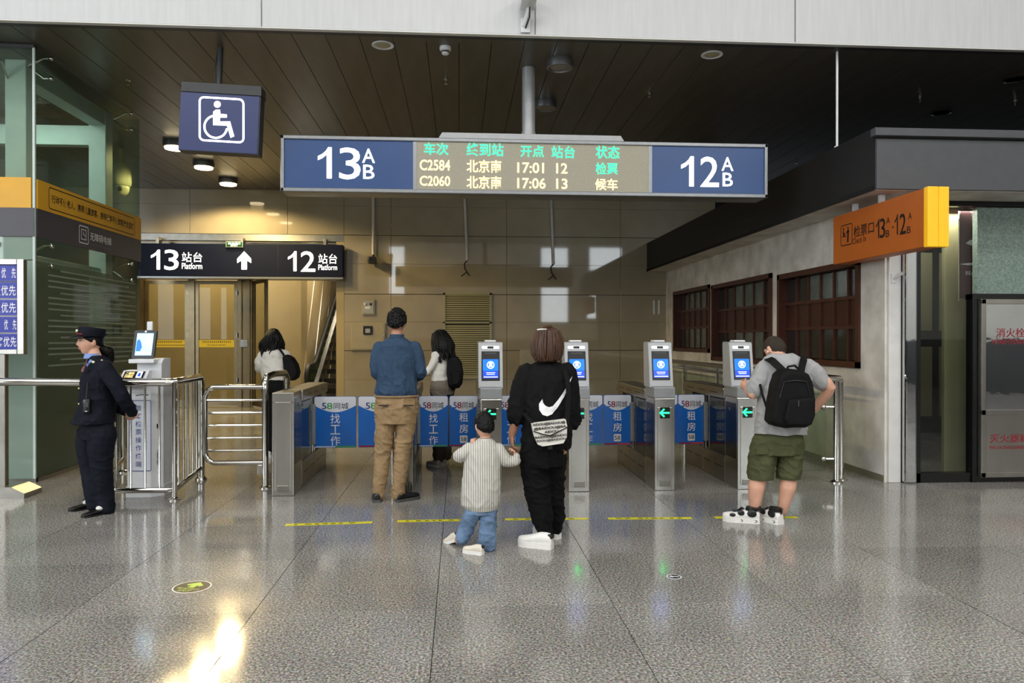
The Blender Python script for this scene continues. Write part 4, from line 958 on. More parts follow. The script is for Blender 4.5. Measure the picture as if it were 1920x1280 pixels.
# ================================================================== floor markings
for k, (x0, y0, x1, y1, lb) in enumerate(((535, 984, 698, 979, 'leftmost yellow floor tape, in front of the leftmost gate lane'), (745, 977, 905, 974, 'yellow floor tape behind the small boy'), (947, 973.5, 1102, 972, 'yellow floor tape behind the woman in black'),
                                          (1140, 972, 1297, 971, 'yellow floor tape lying clear between the woman in black and the backpack man'), (1340, 970, 1495, 969.5, 'rightmost yellow floor tape, under the patterned sneakers'))):
    a = G(x0, y0); b = G(x1, y1); d = (b - a).normalized(); n_ = Vector((-d.y, d.x, 0)); hw = .032
    t = thing('floor_tape', lb, 'tape', (a + b) / 2, 'yellow queue tapes')
    q = [a - n_ * hw, b - n_ * hw, b + n_ * hw, a + n_ * hw]
    build('strip', MB().prism([(v.x, v.y) for v in q], XY, .0005, .0015), 'tape', t)
    mk = MB(); L = (b - a).length; pos = .07
    while pos < L - .09:
        wd = random.choice((.05, .06, .035)); c0 = a + d * pos
        for s in (-.011, 0, .010):
            r0 = c0 + n_ * s; r1 = c0 + d * (wd * random.uniform(.6, 1)) + n_ * s
            mk.prism([(v.x, v.y) for v in (r0 - n_ * .0032, r1 - n_ * .0032, r1 + n_ * .0032, r0 + n_ * .0032)], XY, .0016, .0019)
        pos += wd + random.choice((.014, .02, .05))
    build('print', mk, 'ink', t)
# EXIT sticker and small direction sticker
c = G(360, 1100); t = thing('floor_sticker', 'round black floor sticker with a lime exit arrow', 'sticker', c); rr_ = .105
def disc(c, r, n=32): return [(c.x + r * math.cos(2 * math.pi * k / n), c.y + r * math.sin(2 * math.pi * k / n)) for k in range(n)]
build('rim', MB().prism(disc(c, rr_ + .008), XY, .0004, .001), 'inkwhite', t)
build('disc', MB().prism(disc(c, rr_), XY, .001, .0015), 'stickerblack', t)
st = lambda u, v: (c.x + u * .96 + v * .28, c.y - u * .28 + v * .96, .0022)
st3 = lambda u, v, w_: st(u, v)[:2] + (w_,)
build('arrow', MB().prism([(0, .085), (.055, .035), (.04, .012), (.02, .028), (.02, -.015), (-.02, -.015), (-.02, .028), (-.04, .012), (-.055, .035)], st3, .0016, .002), 'lime', t)
text('安全出口', st, -.072, .072, -.052, -.022, 'lime', t, .01); text('EXIT', st, -.04, .04, -.086, -.06, 'lime', t, .01)
c2 = G(1264, 1081); t = thing('floor_sticker', 'small round floor sticker with a white rim and arrow', 'sticker', c2)
build('rim', MB().prism(disc(c2, .048), XY, .0004, .001), 'inkwhite', t)
build('disc', MB().prism(disc(c2, .040), XY, .001, .0015), 'stickerblack', t)
build('arrow', MB().prism([(c2.x + u, c2.y + v) for u, v in ((-.034, .004), (-.012, .026), (-.012, .011), (.03, .0), (.03, -.012), (-.012, -.001), (-.01, -.018))], XY, .0016, .002), 'inkwhite', t)

# ================================================================== fire cabinet and banner
fx0, fx1 = 5.475, 6.75
fcab = thing('fire_cabinet', 'polished steel fire hydrant cabinet with red lettering at the right edge', 'cabinet', (6.1, 7.46, .06))
build('body', MB().box(fx0, fx1, 7.44, 7.50, .07, 1.93), 'steel', fcab)
bt = .055
build('frame', MB().rbox(fx0, fx0 + bt, 7.42, 7.44, .06, 1.94, .006).rbox(fx1 - bt, fx1, 7.42, 7.44, .06, 1.94, .006).rbox(fx0, fx1, 7.42, 7.44, 1.885, 1.94, .006).rbox(fx0, fx1, 7.42, 7.44, .06, .115, .006).rbox(fx0, fx1, 7.42, 7.44, .715, .775, .006), 'steel', fcab)
d1 = build('upper_door', MB().box(fx0 + bt, fx1 - bt, 7.428, 7.438, .775, 1.885), 'mirror', fcab)
d2 = build('lower_door', MB().box(fx0 + bt, fx1 - bt, 7.428, 7.438, .115, .715), 'steel', fcab)
fz = lambda px, py: A(px, py, 7.426)
def ft(txt, x0, y0, x1, y1, par, bold=0): a = fz(x0, y1); b = fz(x1, y0); text(txt, fY(7.4265), a.x, b.x, a.z, b.z, 'inkred', par, bold)
ft('消火栓', 1868, 615, 1922, 632, d1, .006); ft('FOREHYDRANT', 1860, 636, 1936, 645, d1, .01)
ft('灭火器箱', 1856, 813, 1930, 830, d2, .006); ft('FIRE EXTINGUISHER BOX', 1856, 835, 1937, 842, d2, .008)
ban = thing('shop_banner', 'maroon hanging banner with a white swoosh and lettering beside the speckled panel', 'banner', (5.5, 7.66, 1.95))
build('cloth', MB().box(5.40, 5.85, 7.655, 7.665, 1.96, 2.92), 'banner', ban)
build('hook', MB().box(5.45, 5.47, 7.60, 7.665, 2.92, 2.95).box(5.75, 5.77, 7.60, 7.665, 2.92, 2.95), 'chrome', ban)
build('edge', MB().cyl((5.395, 7.66, 1.93), (5.395, 7.66, 2.92), .008, 8), 'chrome', ban)
def bp_(pts): return [(A(x, y, 7.65).x, A(x, y, 7.65).z) for x, y in pts]
build('emblem', MB().prism(bp_([(1811, 456), (1819, 450), (1840, 447), (1840, 451), (1826, 453), (1840, 462), (1822, 460)]), XZ, 7.652, 7.6545), 'inkwhite', ban)
build('emblem', MB().prism(bp_([(1800, 495), (1815, 493), (1840, 492), (1840, 495), (1816, 497)]), XZ, 7.652, 7.6545), 'inkwhite', ban)
text('BEA', fY(7.652), A(1811, 515, 7.65).x, A(1828, 515, 7.65).x, A(1811, 515, 7.65).z, A(1811, 508, 7.65).z, 'inkwhite', ban)

# ================================================================== people
def skinmat(name, c, rough=.5): return mat(name, c, rough, var=.08, scale=18, bump=.03, bscale=150, spec=.35)
def cloth(name, c, var=.12, rough=.85, scale=9, bump=.10, bs=420): return mat(name, c, rough, var=var, scale=scale, bump=bump, bscale=bs, spec=.2)
M.update(
    skin=skinmat('skin', '#c2937a'), skin2=skinmat('skin_tan', '#b5846a'), skin3=skinmat('skin_pale', '#d6a48c'), lips=skinmat('lips', '#b87a68', .45),
    hairblack=mat('hair_black', '#080707', .5, var=.3, scale=40, bump=.6, bscale=120, stretch=(1, 1, .08), spec=.22),
    hairbrown=mat('hair_brown', '#4a3020', .42, var=.45, scale=90, bump=.6, bscale=150, stretch=(1, 1, .06), spec=.45),
    hairbuzz=mat('hair_buzz', '#33291f', .85, var=.45, scale=60, bump=.5, bscale=500),
    denimshirt=cloth('shirt_blue', '#33475f', .12), khaki=cloth('trousers_khaki', '#957c5c', .12), navycloth=cloth('uniform_navy', '#10131f', .15, .8),
    blackcloth=cloth('cloth_black', '#0c0c0e', .2, .85), blackcloth2=cloth('trousers_black', '#09090b', .2, .9), whitecloth=cloth('shirt_white', '#d3cfc7', .06),
    greycloth=cloth('tee_grey', '#a3a3a4', .06), olive=cloth('shorts_olive', '#4f5237', .14), denim=cloth('jeans_blue', '#6d86a6', .38, .85, 6), taupe=cloth('trousers_taupe', '#6f675c', .1),
    bagblack=cloth('bag_black', '#0c0c0d', .25, .75), bagpale=cloth('bag_pale', '#cfccc4', .05), bluecollar=cloth('collar_blue', '#7f98cf', .05), tie=cloth('tie', '#8a5a68', .5, .6, 70),
    shoeblack=mat('shoe_black', '#101011', .4, var=.2, scale=20), shoewhite=mat('shoe_white', '#e2e0dc', .45, var=.05, scale=20), shoecream=mat('shoe_cream', '#d8cfc0', .5, var=.08, scale=20),
    solegrey=mat('sole_grey', '#4a4947', .7, var=.1, scale=20), eyew=mat('eye_white', '#e6e1da', .3, var=.02), badge=mat('badge_gold', '#d8cfa8', .3, .6, var=.1, scale=40), badgered=mat('badge_red', '#a02a2c', .4, var=.1, scale=40),
)
def stripes(name, base, line, freq, axis=0):
    m = bpy.data.materials.new(name); m.use_nodes = True; nt = m.node_tree; b = nt.nodes['Principled BSDF']; b.inputs['Roughness'].default_value = .85
    tc = nt.nodes.new('ShaderNodeTexCoord'); sp = nt.nodes.new('ShaderNodeSeparateXYZ'); nt.links.new(tc.outputs['Object'], sp.inputs[0])
    a = nt.nodes.new('ShaderNodeMath'); a.operation = 'MULTIPLY'; a.inputs[1].default_value = freq; nt.links.new(sp.outputs[axis], a.inputs[0])
    f = nt.nodes.new('ShaderNodeMath'); f.operation = 'FRACT'; nt.links.new(a.outputs[0], f.inputs[0])
    g_ = nt.nodes.new('ShaderNodeMath'); g_.operation = 'LESS_THAN'; g_.inputs[1].default_value = .36; nt.links.new(f.outputs[0], g_.inputs[0])
    mx = nt.nodes.new('ShaderNodeMixRGB'); mx.inputs[1].default_value = (*lin(base), 1); mx.inputs[2].default_value = (*lin(line), 1)
    nt.links.new(g_.outputs[0], mx.inputs[0]); nt.links.new(mx.outputs[0], b.inputs['Base Color']); return m
M['stripe'] = stripes('shirt_striped', '#c6c3bc', '#8d8a83', 62)
M['stripeh'] = stripes('shirt_striped_yoke', '#d2cfc6', '#8b8880', 72, 2)

def loft(mb, secs, n=22):
    """secs: (centre, halfaxis vector a, halfaxis vector b); closed rounded tube"""
    vs = []; fs = []
    for c, a, b in secs:
        for k in range(n):
            q = 2 * math.pi * k / n; vs.append(Vector(c) + Vector(a) * math.cos(q) + Vector(b) * math.sin(q))
    m = len(secs)
    for i in range(m - 1):
        for k in range(n): fs.append((i * n + k, i * n + (k + 1) % n, (i + 1) * n + (k + 1) % n, (i + 1) * n + k))
    fs += [tuple(range(n))[::-1], tuple((m - 1) * n + k for k in range(n))]
    return mb.add(vs, fs)
def limb(mb, pts, rs, n=16, sub=5):
    """smooth tapered tube through joints with round ends"""
    pts = [Vector(p) for p in pts]; P = []; Q = []
    for i in range(len(pts) - 1):
        p0 = pts[max(i - 1, 0)]; p1 = pts[i]; p2 = pts[i + 1]; p3 = pts[min(i + 2, len(pts) - 1)]
        for k in range(sub):
            t = k / sub
            lin_ = p1.lerp(p2, t)
            cr = .5 * ((2 * p1) + (p2 - p0) * t + (2 * p0 - 5 * p1 + 4 * p2 - p3) * t * t + (3 * p1 - p0 - 3 * p2 + p3) * t ** 3)
            P.append(cr * .55 + lin_ * .45); Q.append(rs[i] + (rs[i + 1] - rs[i]) * t)
    P.append(pts[-1]); Q.append(rs[-1])
    mb.tube(P, Q, n)
    mb.ball(P[0], Q[0], 12, 8); mb.ball(P[-1], Q[-1], 12, 8)
    return mb
def remesh(mb, voxel, smooth=4, disp=None, name='m', flatten=None):
    me = bpy.data.meshes.new(name); me.from_pydata(mb.v, [], mb.f)
    bm = bmesh.new(); bm.from_mesh(me); bmesh.ops.recalc_face_normals(bm, faces=bm.faces); bm.to_mesh(me); bm.free()
    o = bpy.data.objects.new('tmp', me); C.objects.link(o)
    md = o.modifiers.new('r', 'REMESH'); md.mode = 'VOXEL'; md.voxel_size = voxel
    sm = o.modifiers.new('s', 'SMOOTH'); sm.factor = .5; sm.iterations = smooth
    out = bpy.data.meshes.new_from_object(o.evaluated_get(bpy.context.evaluated_depsgraph_get()))
    bpy.data.objects.remove(o); bpy.data.meshes.remove(me); out.name = name
    if disp:
        out.update(); co = [v.co.copy() for v in out.vertices]; nn = [v.normal.copy() for v in out.vertices]
        for v, c, n_ in zip(out.vertices, co, nn): v.co = c + n_ * disp(c)
    for p in out.polygons: p.use_smooth = True
    return out
def sstep(a, b, x):
    t = max(0, min(1, (x - a) / (b - a))); return t * t * (3 - 2 * t)
def ga(x, s): return math.exp(-(x / s) ** 2)
def head_pts(x, y, z):
    X = .076 * x * (1 - .30 * sstep(.05, 1, -z)); Y = .097 * y; Z = .116 * z
    if y < 0: Y *= 1 - .50 * sstep(.15, .95, -z)
    else:
        f = sstep(.1, .6, y)
        Y *= .94
        Y += f * (.017 * ga(x, .17) * ga(z + .10, .20) + .014 * ga(x, .15) * ga(z + .23, .09) - .009 * ga(abs(x) - .36, .2) * ga(z - .04, .12)
                  + .005 * ga(z - .22, .1) + .006 * ga(x, .32) * (ga(z + .48, .045) + ga(z + .585, .05)) - .004 * ga(x, .35) * ga(z + .53, .03) + .012 * ga(x, .34) * ga(z + .86, .16))
    return X, Y, Z
class Head:
    def __init__(s, c, fwd, k=1.0, pitch=0.0, roll=0.0):
        f = Vector(fwd); f.z = 0; f.normalize(); r = Vector((f.y, -f.x, 0)); u = Vector((0, 0, 1))
        B = Matrix((r, f, u)).transposed()
        s.B = B @ Matrix.Rotation(pitch, 3, 'X') @ Matrix.Rotation(roll, 3, 'Y'); s.c = Vector(c); s.k = k
    def w(s, x, y, z): return s.c + s.B @ (Vector((x, y, z)) * s.k)
    def sphere(s, fn, n=40, m=30):
        mb = MB(); vs = []; fs = []
        for i in range(m + 1):
            a = math.pi * i / m
            for j in range(n):
                q = 2 * math.pi * j / n
                vs.append(s.w(*fn(math.sin(a) * math.cos(q), math.sin(a) * math.sin(q), math.cos(a))))
        for i in range(m):
            for j in range(n): fs.append((i * n + j, (i + 1) * n + j, (i + 1) * n + (j + 1) % n, i * n + (j + 1) % n))
        return mb.add(vs, fs)
    def skin(s, mb):
        t = s.sphere(head_pts); mb.add(t.v, t.f)
        for sd in (-1, 1):
            mb.ball(s.w(sd * .077, -.008, -.004), tuple(s.k * q for q in (.012, .021, .033)), 10, 8, s.B @ Matrix.Rotation(-sd * .35, 3, 'Z'))
        return mb
    def cap_hair(s, line, thick, voxel=.005, nz=.004, stretch=(40, 40, 10)):
        def fn(x, y, z):
            X, Y, Z = head_pts(x, y, z); m = sstep(-.09, .07, z - line(x, y)); L = math.sqrt(X * X + Y * Y + Z * Z)
            e = 1 + (thick(x, y, z) * m - .012 * (1 - m)) / max(L, .02); return X * e, Y * e, Z * e
        return remesh(s.sphere(fn, 48, 36), voxel, 2, lambda c: nz * noise.noise(Vector((c.x * stretch[0], c.y * stretch[1], c.z * stretch[2]))), 'hair')
def hand(mb, wrist, d, palm, thumb, k=1.0, curl=(.5, .6, .6, .7), thumb_out=.6):
    """palm: direction the palm faces; thumb: direction towards the thumb side"""
    d = Vector(d).normalized(); pn = Vector(palm); pn = (pn - d * pn.dot(d)).normalized(); th = d.cross(pn); th = th if th.dot(Vector(thumb)) > 0 else -th
    W = Vector(wrist)
    loft(mb, [(W - d * .02 * k, th * .022 * k, pn * .017 * k), (W + d * .02 * k, th * .030 * k, pn * .016 * k), (W + d * .055 * k, th * .039 * k, pn * .015 * k), (W + d * .088 * k, th * .038 * k, pn * .012 * k)], 14)
    for i, (o, L) in enumerate(((.030, .068), (.010, .078), (-.011, .073), (-.031, .056))):
        p = W + d * (.078 - .004 * abs(i - 1)) * k + th * o * k; a = 0; pts = [p]; dd = d + th * (o * 2.2)
        for sg in (.42, .33, .25):
            a += curl[i] * (.8 if len(pts) == 1 else 1.0)
            p = p + (dd.normalized() * math.cos(a) + pn * math.sin(a)) * L * sg * k; pts.append(p)
        mb.tube(pts, [.0088 * k, .0086 * k, .0078 * k, .0066 * k], 8); mb.ball(pts[-1], .0068 * k, 8, 6); mb.ball(pts[0], .0095 * k, 8, 6)
    p = W + d * .022 * k + th * .026 * k
    t1 = p + (d * .6 + th * thumb_out + pn * .35).normalized() * .036 * k; t2 = t1 + (d * .85 + th * .15 + pn * .5).normalized() * .032 * k
    mb.tube([p, t1, t2], [.0125 * k, .0105 * k, .008 * k], 8); mb.ball(p, .0125 * k, 8, 6); mb.ball(t2, .0082 * k, 8, 6)
    return mb
def shoe(par, heel, yaw, L, up, sole, name='shoe', high=.075, sole_h=.026, wide=1.0, pitch=0.0, collar=None):
    """heel: floor point under the heel; yaw: heading of the toe (0 = away from the camera along +Y)"""
    k = L / .28; Mx = Matrix.Translation(Vector(heel)) @ Matrix.Rotation(yaw, 4, 'Z') @ Matrix.Rotation(pitch, 4, 'X')
    pr = [(.0, .026, .60), (.015, .033, .92), (.05, .036, 1.0), (.095, .037, .98), (.13, .040, .82), (.17, .045, .66), (.21, .046, .54), (.245, .040, .46), (.268, .028, .38), (.278, .012, .28)]
    mb = MB(); secs = []
    for y, hw, h in pr:
        top = sole_h + high * h; secs.append((Mx @ Vector((0, y * k, (sole_h * .6 + top) / 2)), Mx.to_3x3() @ Vector((hw * wide * k, 0, 0)), Mx.to_3x3() @ Vector((0, 0, (top - sole_h * .6) / 2))))
    loft(mb, secs, 16); o = link(name, remesh(mb, .006, 3, None, 'shoe'), up, par)
    ol = [(hw * wide * k * 1.10 + .002, y * k) for y, hw, h in pr]; poly = [(x, y) for x, y in ol] + [(-x, y) for x, y in ol[::-1]]
    sb = MB().prism(poly, lambda u, v, w_: Mx @ Vector((u, v, w_)), .0, sole_h)
    so = build('sole', sb, sole, o)
    if collar:
        cb = MB(); loft(cb, [(Mx @ Vector((0, .055 * k, sole_h + high * .85)), Mx.to_3x3() @ Vector((.037 * wide * k, 0, 0)), Mx.to_3x3() @ Vector((0, .056 * k, 0))),
                             (Mx @ Vector((0, .045 * k, sole_h + high * 1.22)), Mx.to_3x3() @ Vector((.040 * wide * k, 0, 0)), Mx.to_3x3() @ Vector((0, .055 * k, .006)))], 16)
        build('shoe_collar', cb, collar, o, True)
    return o, Mx
def folds(amp, fx, fy, fz, seed=0):
    def f(c):
        v = Vector((c.x * fx + seed, c.y * fy, c.z * fz + c.x * 3))
        return amp * (noise.noise(v) + .5 * noise.noise(v * 2.1))
    return f
def crease(c, s, seed=0):
    v = Vector((c.x * s[0] + seed, c.y * s[1] - seed, c.z * s[2] + c.x * s[0] * .45))
    n1 = 1 - min(1, abs(noise.noise(v)) * 2.6); n2 = 1 - min(1, abs(noise.noise(v * 1.9 + Vector((7, 3, 1)))) * 2.6)
    return n1 * n1 * .7 + n2 * n2 * .4 - .35
def tee_folds(amp, zlo, zhi, seed=0, diag=1.0):
    def f(c):
        t = sstep(zhi, zlo, c.z); return amp * (.55 + .75 * t) * crease(c, (9, 8, 8 * diag), seed) + amp * .4 * noise.noise(Vector((c.x * 22, c.y * 20, c.z * 16)))
    return f
def hemmed(me, z, amp=.004):
    for v in me.vertices:
        h = z + amp * math.sin(v.co.x * 30 + 1)
        if v.co.z < h: v.co.z = h
    return me
def trouser_folds(amp, zk, za, seed=0):
    """creases gather at the knee height zk and the hem height za"""
    def f(c):
        w_ = .45 + .65 * max(ga(c.z - zk, .16), ga(c.z - za, .14), ga(c.z - zk * 1.75, .10))
        return amp * w_ * (1.2 * crease(c, (8, 7, 10), seed) + .35 * noise.noise(Vector((c.x * 14, c.y * 14 + seed, c.z * 34))))
    return f
def torso(mb, P, rows, side, fwd, dys=None):
    """rows: (px, py, half width px, half depth m)"""
    secs = []
    for i, (px, py, hw, hd) in enumerate(rows):
        dy = dys[i] if dys else 0
        c = P(px, py, dy); a = Vector(side) * ((P(px + hw, py, dy) - P(px, py, dy)).length); secs.append((c, a, Vector(fwd) * hd))
    return loft(mb, secs, 26)
def bvh(o):
    me = o.data; return BVHTree.FromPolygons([v.co.copy() for v in me.vertices], [tuple(p.vertices) for p in me.polygons])
def decal(poly, target, m, parent, name, Y0, off=.003, cuts=6):
    """flat print laid on the back of a garment: outline in (x,z), dropped along +Y onto the cloth"""
    bm = bmesh.new(); f = bm.faces.new([bm.verts.new((x, 0, z)) for x, z in poly])
    bmesh.ops.triangulate(bm, faces=bm.faces); 
    for _ in range(4): 
        lo = [e_ for e_ in bm.edges if e_.calc_length() > .018]
        if not lo: break
        bmesh.ops.subdivide_edges(bm, edges=lo, cuts=1); bmesh.ops.triangulate(bm, faces=bm.faces)
    t = bvh(target)
    for v in bm.verts:
        h = t.ray_cast(Vector((v.co.x, Y0 - 1, v.co.z)), Vector((0, 1, 0)))
        v.co.y = (h[0].y if h[0] else Y0) - off
    me = bpy.data.meshes.new(name); bm.to_mesh(me); bm.free()
    for p in me.polygons: p.use_smooth = True
    return link(name, me, m, parent)
def person(me, m, label, group=None):
    o = link('person', me, m); return tag(o, label, 'person', group)
UP = Vector((0, 0, 1)); RX = Vector((1, 0, 0)); FY = Vector((0, 1, 0))

# ------------------------------------------------------------------ man in the blue shirt
Y0 = 7.0
P = lambda x, y, dy=0.0: A(x, y, Y0 + dy)
hd = Head(P(744, 605.5, .02), (.10, 1, 0), 1.0, R(-8))
sk = MB(); hd.skin(sk)
limb(sk, [P(744, 624, .01), P(744, 650)], [.056, .062])
torso(sk, P, [(744, 645, 26, .08), (744, 670, 32, .10), (744, 720, 31, .10), (744, 765, 33, .11)], RX, FY)
for pts, rs in (([P(711, 656), P(705, 672, -.02), P(705, 700, -.03), P(722, 706, .26)], [.040, .040, .034, .024]), ([P(778, 656), P(785.5, 673), P(789.5, 702), P(776, 707, .28)], [.040, .040, .034, .024])):
    limb(sk, pts, rs)
hand(sk, P(724, 708, .27), (.3, 1, .1), (.9, 0, .2), (0, 0, 1)); hand(sk, P(775, 708, .29), (-.3, 1, .1), (-.9, 0, .2), (0, 0, 1))
limb(sk, [P(727, 790), P(719, 850), P(710, 930)], [.072, .055, .040]); limb(sk, [P(761, 790), P(755, 850), P(747, 928)], [.072, .055, .040])
pb = person(remesh(sk, .006, 3, None, 'person'), 'skin2', 'man in a blue shirt and khaki trousers seen from behind at the gates')
g1 = MB()
torso(g1, P, [(744, 631, 12, .055), (744, 639, 25, .085), (744.5, 648, 37, .10), (744, 662, 40, .115), (743, 685, 38, .122), (743, 712, 37.5, .125), (743, 732, 40.5, .135), (743, 743, 38, .122)], RX, FY)
limb(g1, [P(711, 651), P(705, 672, -.02), P(705, 700, -.03), P(722, 706, .25)], [.060, .055, .048, .038]); limb(g1, [P(778, 651), P(785.5, 673), P(790, 702), P(776, 707, .26)], [.060, .056, .048, .038])
def shirt_fold(c): return .016 * crease(c, (10, 9, 7), 2) * (.5 + .6 * sstep(1.4, 1.05, c.z)) + .003 * noise.noise(Vector((c.x * 10, c.y * 10, c.z * 6 - c.x * 6))) + .006 * noise.noise(Vector((c.x * 16, c.y * 16, c.z * 5))) * sstep(1.25, 1.0, c.z) - .008 * ga(c.x - P(739, 700).x, .012) * sstep(1.0, 1.1, c.z) * sstep(1.5, 1.42, c.z)
sh = link('shirt', remesh(g1, .007, 4, shirt_fold, 'shirt'), 'denimshirt', pb)
cl = MB(); loft(cl, [(P(744, 633, .0), RX * .070, FY * .070), (P(744, 626.5, .005), RX * .066, FY * .068)], 20); build('collar', cl, 'denimshirt', sh, True)
build('yoke_seam', MB().tube([P(713, 652, -.115) + Vector((0, 0, 0)), P(744, 648, -.135), P(776, 652, -.115)], .003, 5), 'denimshirt', sh)
g2 = MB()
torso(g2, P, [(743, 739, 37, .115), (743, 750, 39.5, .125), (743, 772, 41, .14), (742, 793, 38, .125)], RX, FY)
limb(g2, [P(725, 775), P(722, 800), P(718.5, 845, .01), P(714, 890), P(709.5, 926)], [.098, .092, .078, .068, .056]); limb(g2, [P(762, 775), P(761, 800), P(755, 845, .01), P(750, 890), P(746, 926)], [.098, .092, .078, .070, .062])
tr = link('trousers', remesh(g2, .007, 3, trouser_folds(.012, .52, .12, 3), 'trousers'), 'khaki', pb)
build('belt', MB().tube([P(743, 742) + Vector((math.cos(q * .2618) * .203, math.sin(q * .2618) * .127, 0)) for q in range(25)], .010, 6), 'khaki', tr, True)
for sx in (722, 768): build('pocket', MB().box(P(sx - 9, 757).x, P(sx + 9, 757).x, Y0 - .150, Y0 - .125, P(sx, 758.5).z, P(sx, 756.5).z), 'ink', tr)
hl = hd.cap_hair(lambda x, y: (.10 + .45 * y if y > 0 else -.02 + .56 * y) - .12 * ga(y - .05, .2) + .12 * noise.noise(Vector((x * 14, y * 14, 3))), lambda x, y, z: .015 + .016 * sstep(.1, .8, z), .004, .011, (75, 75, 45))
link('hair', hl, 'hairblack', pb)
shoe(pb, P(707.5, 930) * Vector((1, 1, 0)) + Vector((0, -.045, 0)) if False else Vector((P(708, 940).x, Y0 - .06, 0)), R(6), .27, 'shoeblack', 'solegrey')
shoe(pb, Vector((P(744, 940).x, Y0 - .05, 0)), R(-48), .27, 'shoeblack', 'solegrey')

# ------------------------------------------------------------------ woman in black
Y0 = 5.45
P = lambda x, y, dy=0.0: A(x, y, Y0 + dy)
hd = Head(P(1025, 646, .01), (-.05, 1, 0), .98, R(-4))
sk = MB(); hd.skin(sk)
limb(sk, [P(1025, 668), P(1025, 692)], [.050, .058])
torso(sk, P, [(1025, 690, 30, .07), (1025, 720, 36, .09), (1025, 780, 34, .09), (1025, 850, 38, .11)], RX, FY)
limb(sk, [P(988, 708), P(970, 778, .0), P(960, 814, .03)], [.05, .041, .029]); limb(sk, [P(1062, 708), P(1074, 782, .05), P(1062, 812, .26)], [.05, .041, .029])
hand(sk, P(960, 815, .03), (.02, .05, -1), (1, .1, 0), (0, 1, 0), .98, (.35, .45, .5, .6)); hand(sk, P(1061, 813, .27), (-.4, .8, -.2), (-1, 0, 0), (0, 0, 1), .95)
limb(sk, [P(1005, 850), P(1008, 925), P(1024, 1000)], [.08, .058, .040]); limb(sk, [P(1042, 850, .06), P(1040, 925, .12), P(1041, 990, .16)], [.08, .058, .038])
pw = person(remesh(sk, .0055, 3, None, 'person'), 'skin2', 'woman with a brown bob in black clothes holding a boy by the hand')
g1 = MB()
torso(g1, P, [(1025, 677, 19, .055), (1026, 684, 33, .08), (1026, 694, 45, .105), (1026, 710, 49, .125), (1026, 745, 46, .14), (1026, 790, 46, .15), (1024, 828, 47, .155), (1023, 840, 46, .15)], RX, FY)
limb(g1, [P(988, 702), P(975, 742), P(968.5, 780)], [.085, .083, .072]); limb(g1, [P(1062, 700), P(1068, 740, .02), P(1073, 788, .04)], [.080, .080, .070])
tee = link('t_shirt', remesh(g1, .007, 4, tee_folds(.014, .85, 1.3, 4), 't_shirt'), 'blackcloth', pw)
sw = [(1017, 748), (1011, 757), (1011, 768), (1017, 777), (1026, 780), (1035, 776), (1046, 763), (1058, 745), (1067, 728), (1074, 711), (1076, 706), (1071, 713), (1061, 730), (1048, 748), (1036, 761), (1029, 763), (1022, 760), (1018, 754)]
decal([(P(x, y, -.14).x, P(x, y, -.14).z) for x, y in sw], tee, 'inkwhite', tee, 'printed_swoosh', Y0)
build('small_print', MB().box(P(1018, 785).x, P(1026, 785).x, Y0 - .159, Y0 - .155, P(1018, 787).z, P(1018, 785.5).z), 'inkwhite', tee)
g2 = MB()
torso(g2, P, [(1018, 826, 41, .135), (1018, 850, 42, .15), (1018, 872, 39, .14)], RX, FY)
limb(g2, [P(1000, 855), P(1004, 885), P(1009, 930), P(1017, 975, .0), P(1022, 996, .0)], [.112, .105, .092, .080, .060]); limb(g2, [P(1038, 855, .05), P(1037, 890, .07), P(1039, 930, .10), P(1042, 975, .15), P(1041, 990, .16)], [.10, .09, .078, .066, .052])
link('trousers', remesh(g2, .007, 3, trouser_folds(.014, .45, .14, 9), 'trousers'), 'blackcloth2', pw)
hr = MB()
for i in range(1):
    secs = []
    for py, hw, hdp, dy in ((613.5, 6, .025, .0), (616, 17, .07, .0), (622, 24, .098, .0), (635, 28, .112, .0), (650, 29, .114, -.005), (664, 27.5, .106, -.012), (673, 23, .088, -.02), (678, 16, .060, -.03)):
        c = P(1025 + (1 if py < 640 else 0), py, dy - .015); secs.append((c, RX * (hw / 1390 * Y0), FY * hdp))
    loft(hr, secs, 36)
hc = P(1025, 645)
def bobn(c):
    q = math.atan2(c.y - hc.y, c.x - hc.x); return .006 * noise.noise(Vector((q * 9, c.z * 3, 1))) + .003 * noise.noise(Vector((q * 26, c.z * 4, 5)))
hm = remesh(hr, .005, 2, bobn, 'hair'); ho = link('hair', hm, 'hairbrown', pw)
lk = MB(); rn = random.Random(3); rows = ((615.5, 10, .045, .0), (621, 24, .098, .0), (635, 28.6, .114, .0), (650, 29.6, .116, -.005), (664, 28, .108, -.012), (675, 22, .086, -.022))
for i in range(84):
    q = 2 * math.pi * (i + rn.uniform(-.3, .3)) / 84; pts = []; dq = rn.uniform(-.10, .10); e_ = rn.uniform(.985, 1.035)
    for j, (py, hw, hdp, dy) in enumerate(rows):
        if j == len(rows) - 1: py += rn.uniform(-4, 3)
        c_ = P(1026, py, dy - .015); qq = q + dq * j * .5; pts.append(c_ + RX * (hw / 1390 * Y0 * e_ * math.cos(qq)) + FY * (hdp * e_ * math.sin(qq)))
    lk.tube(pts, [.004, .008, .009, .009, .008, .003], 6)
lko = build('hair_locks', lk, 'hairbrown', ho, True); lko['kind'] = 'stuff'
build('hair_tuft', MB().tube([P(1016, 617, -.06), P(1022, 613, -.07), P(1032, 612, -.06), P(1040, 618, -.05)], [.010, .014, .014, .006], 8), 'hairbrown', pw, True)
hcl = build('hair_clip', MB().tube([P(1007, 618, -.085), P(1015, 617, -.09), P(1025, 617.5, -.085)], .006, 6), 'shoewhite', pw, True)
h0 = G(1042, 1031); h1 = G(988, 1022)
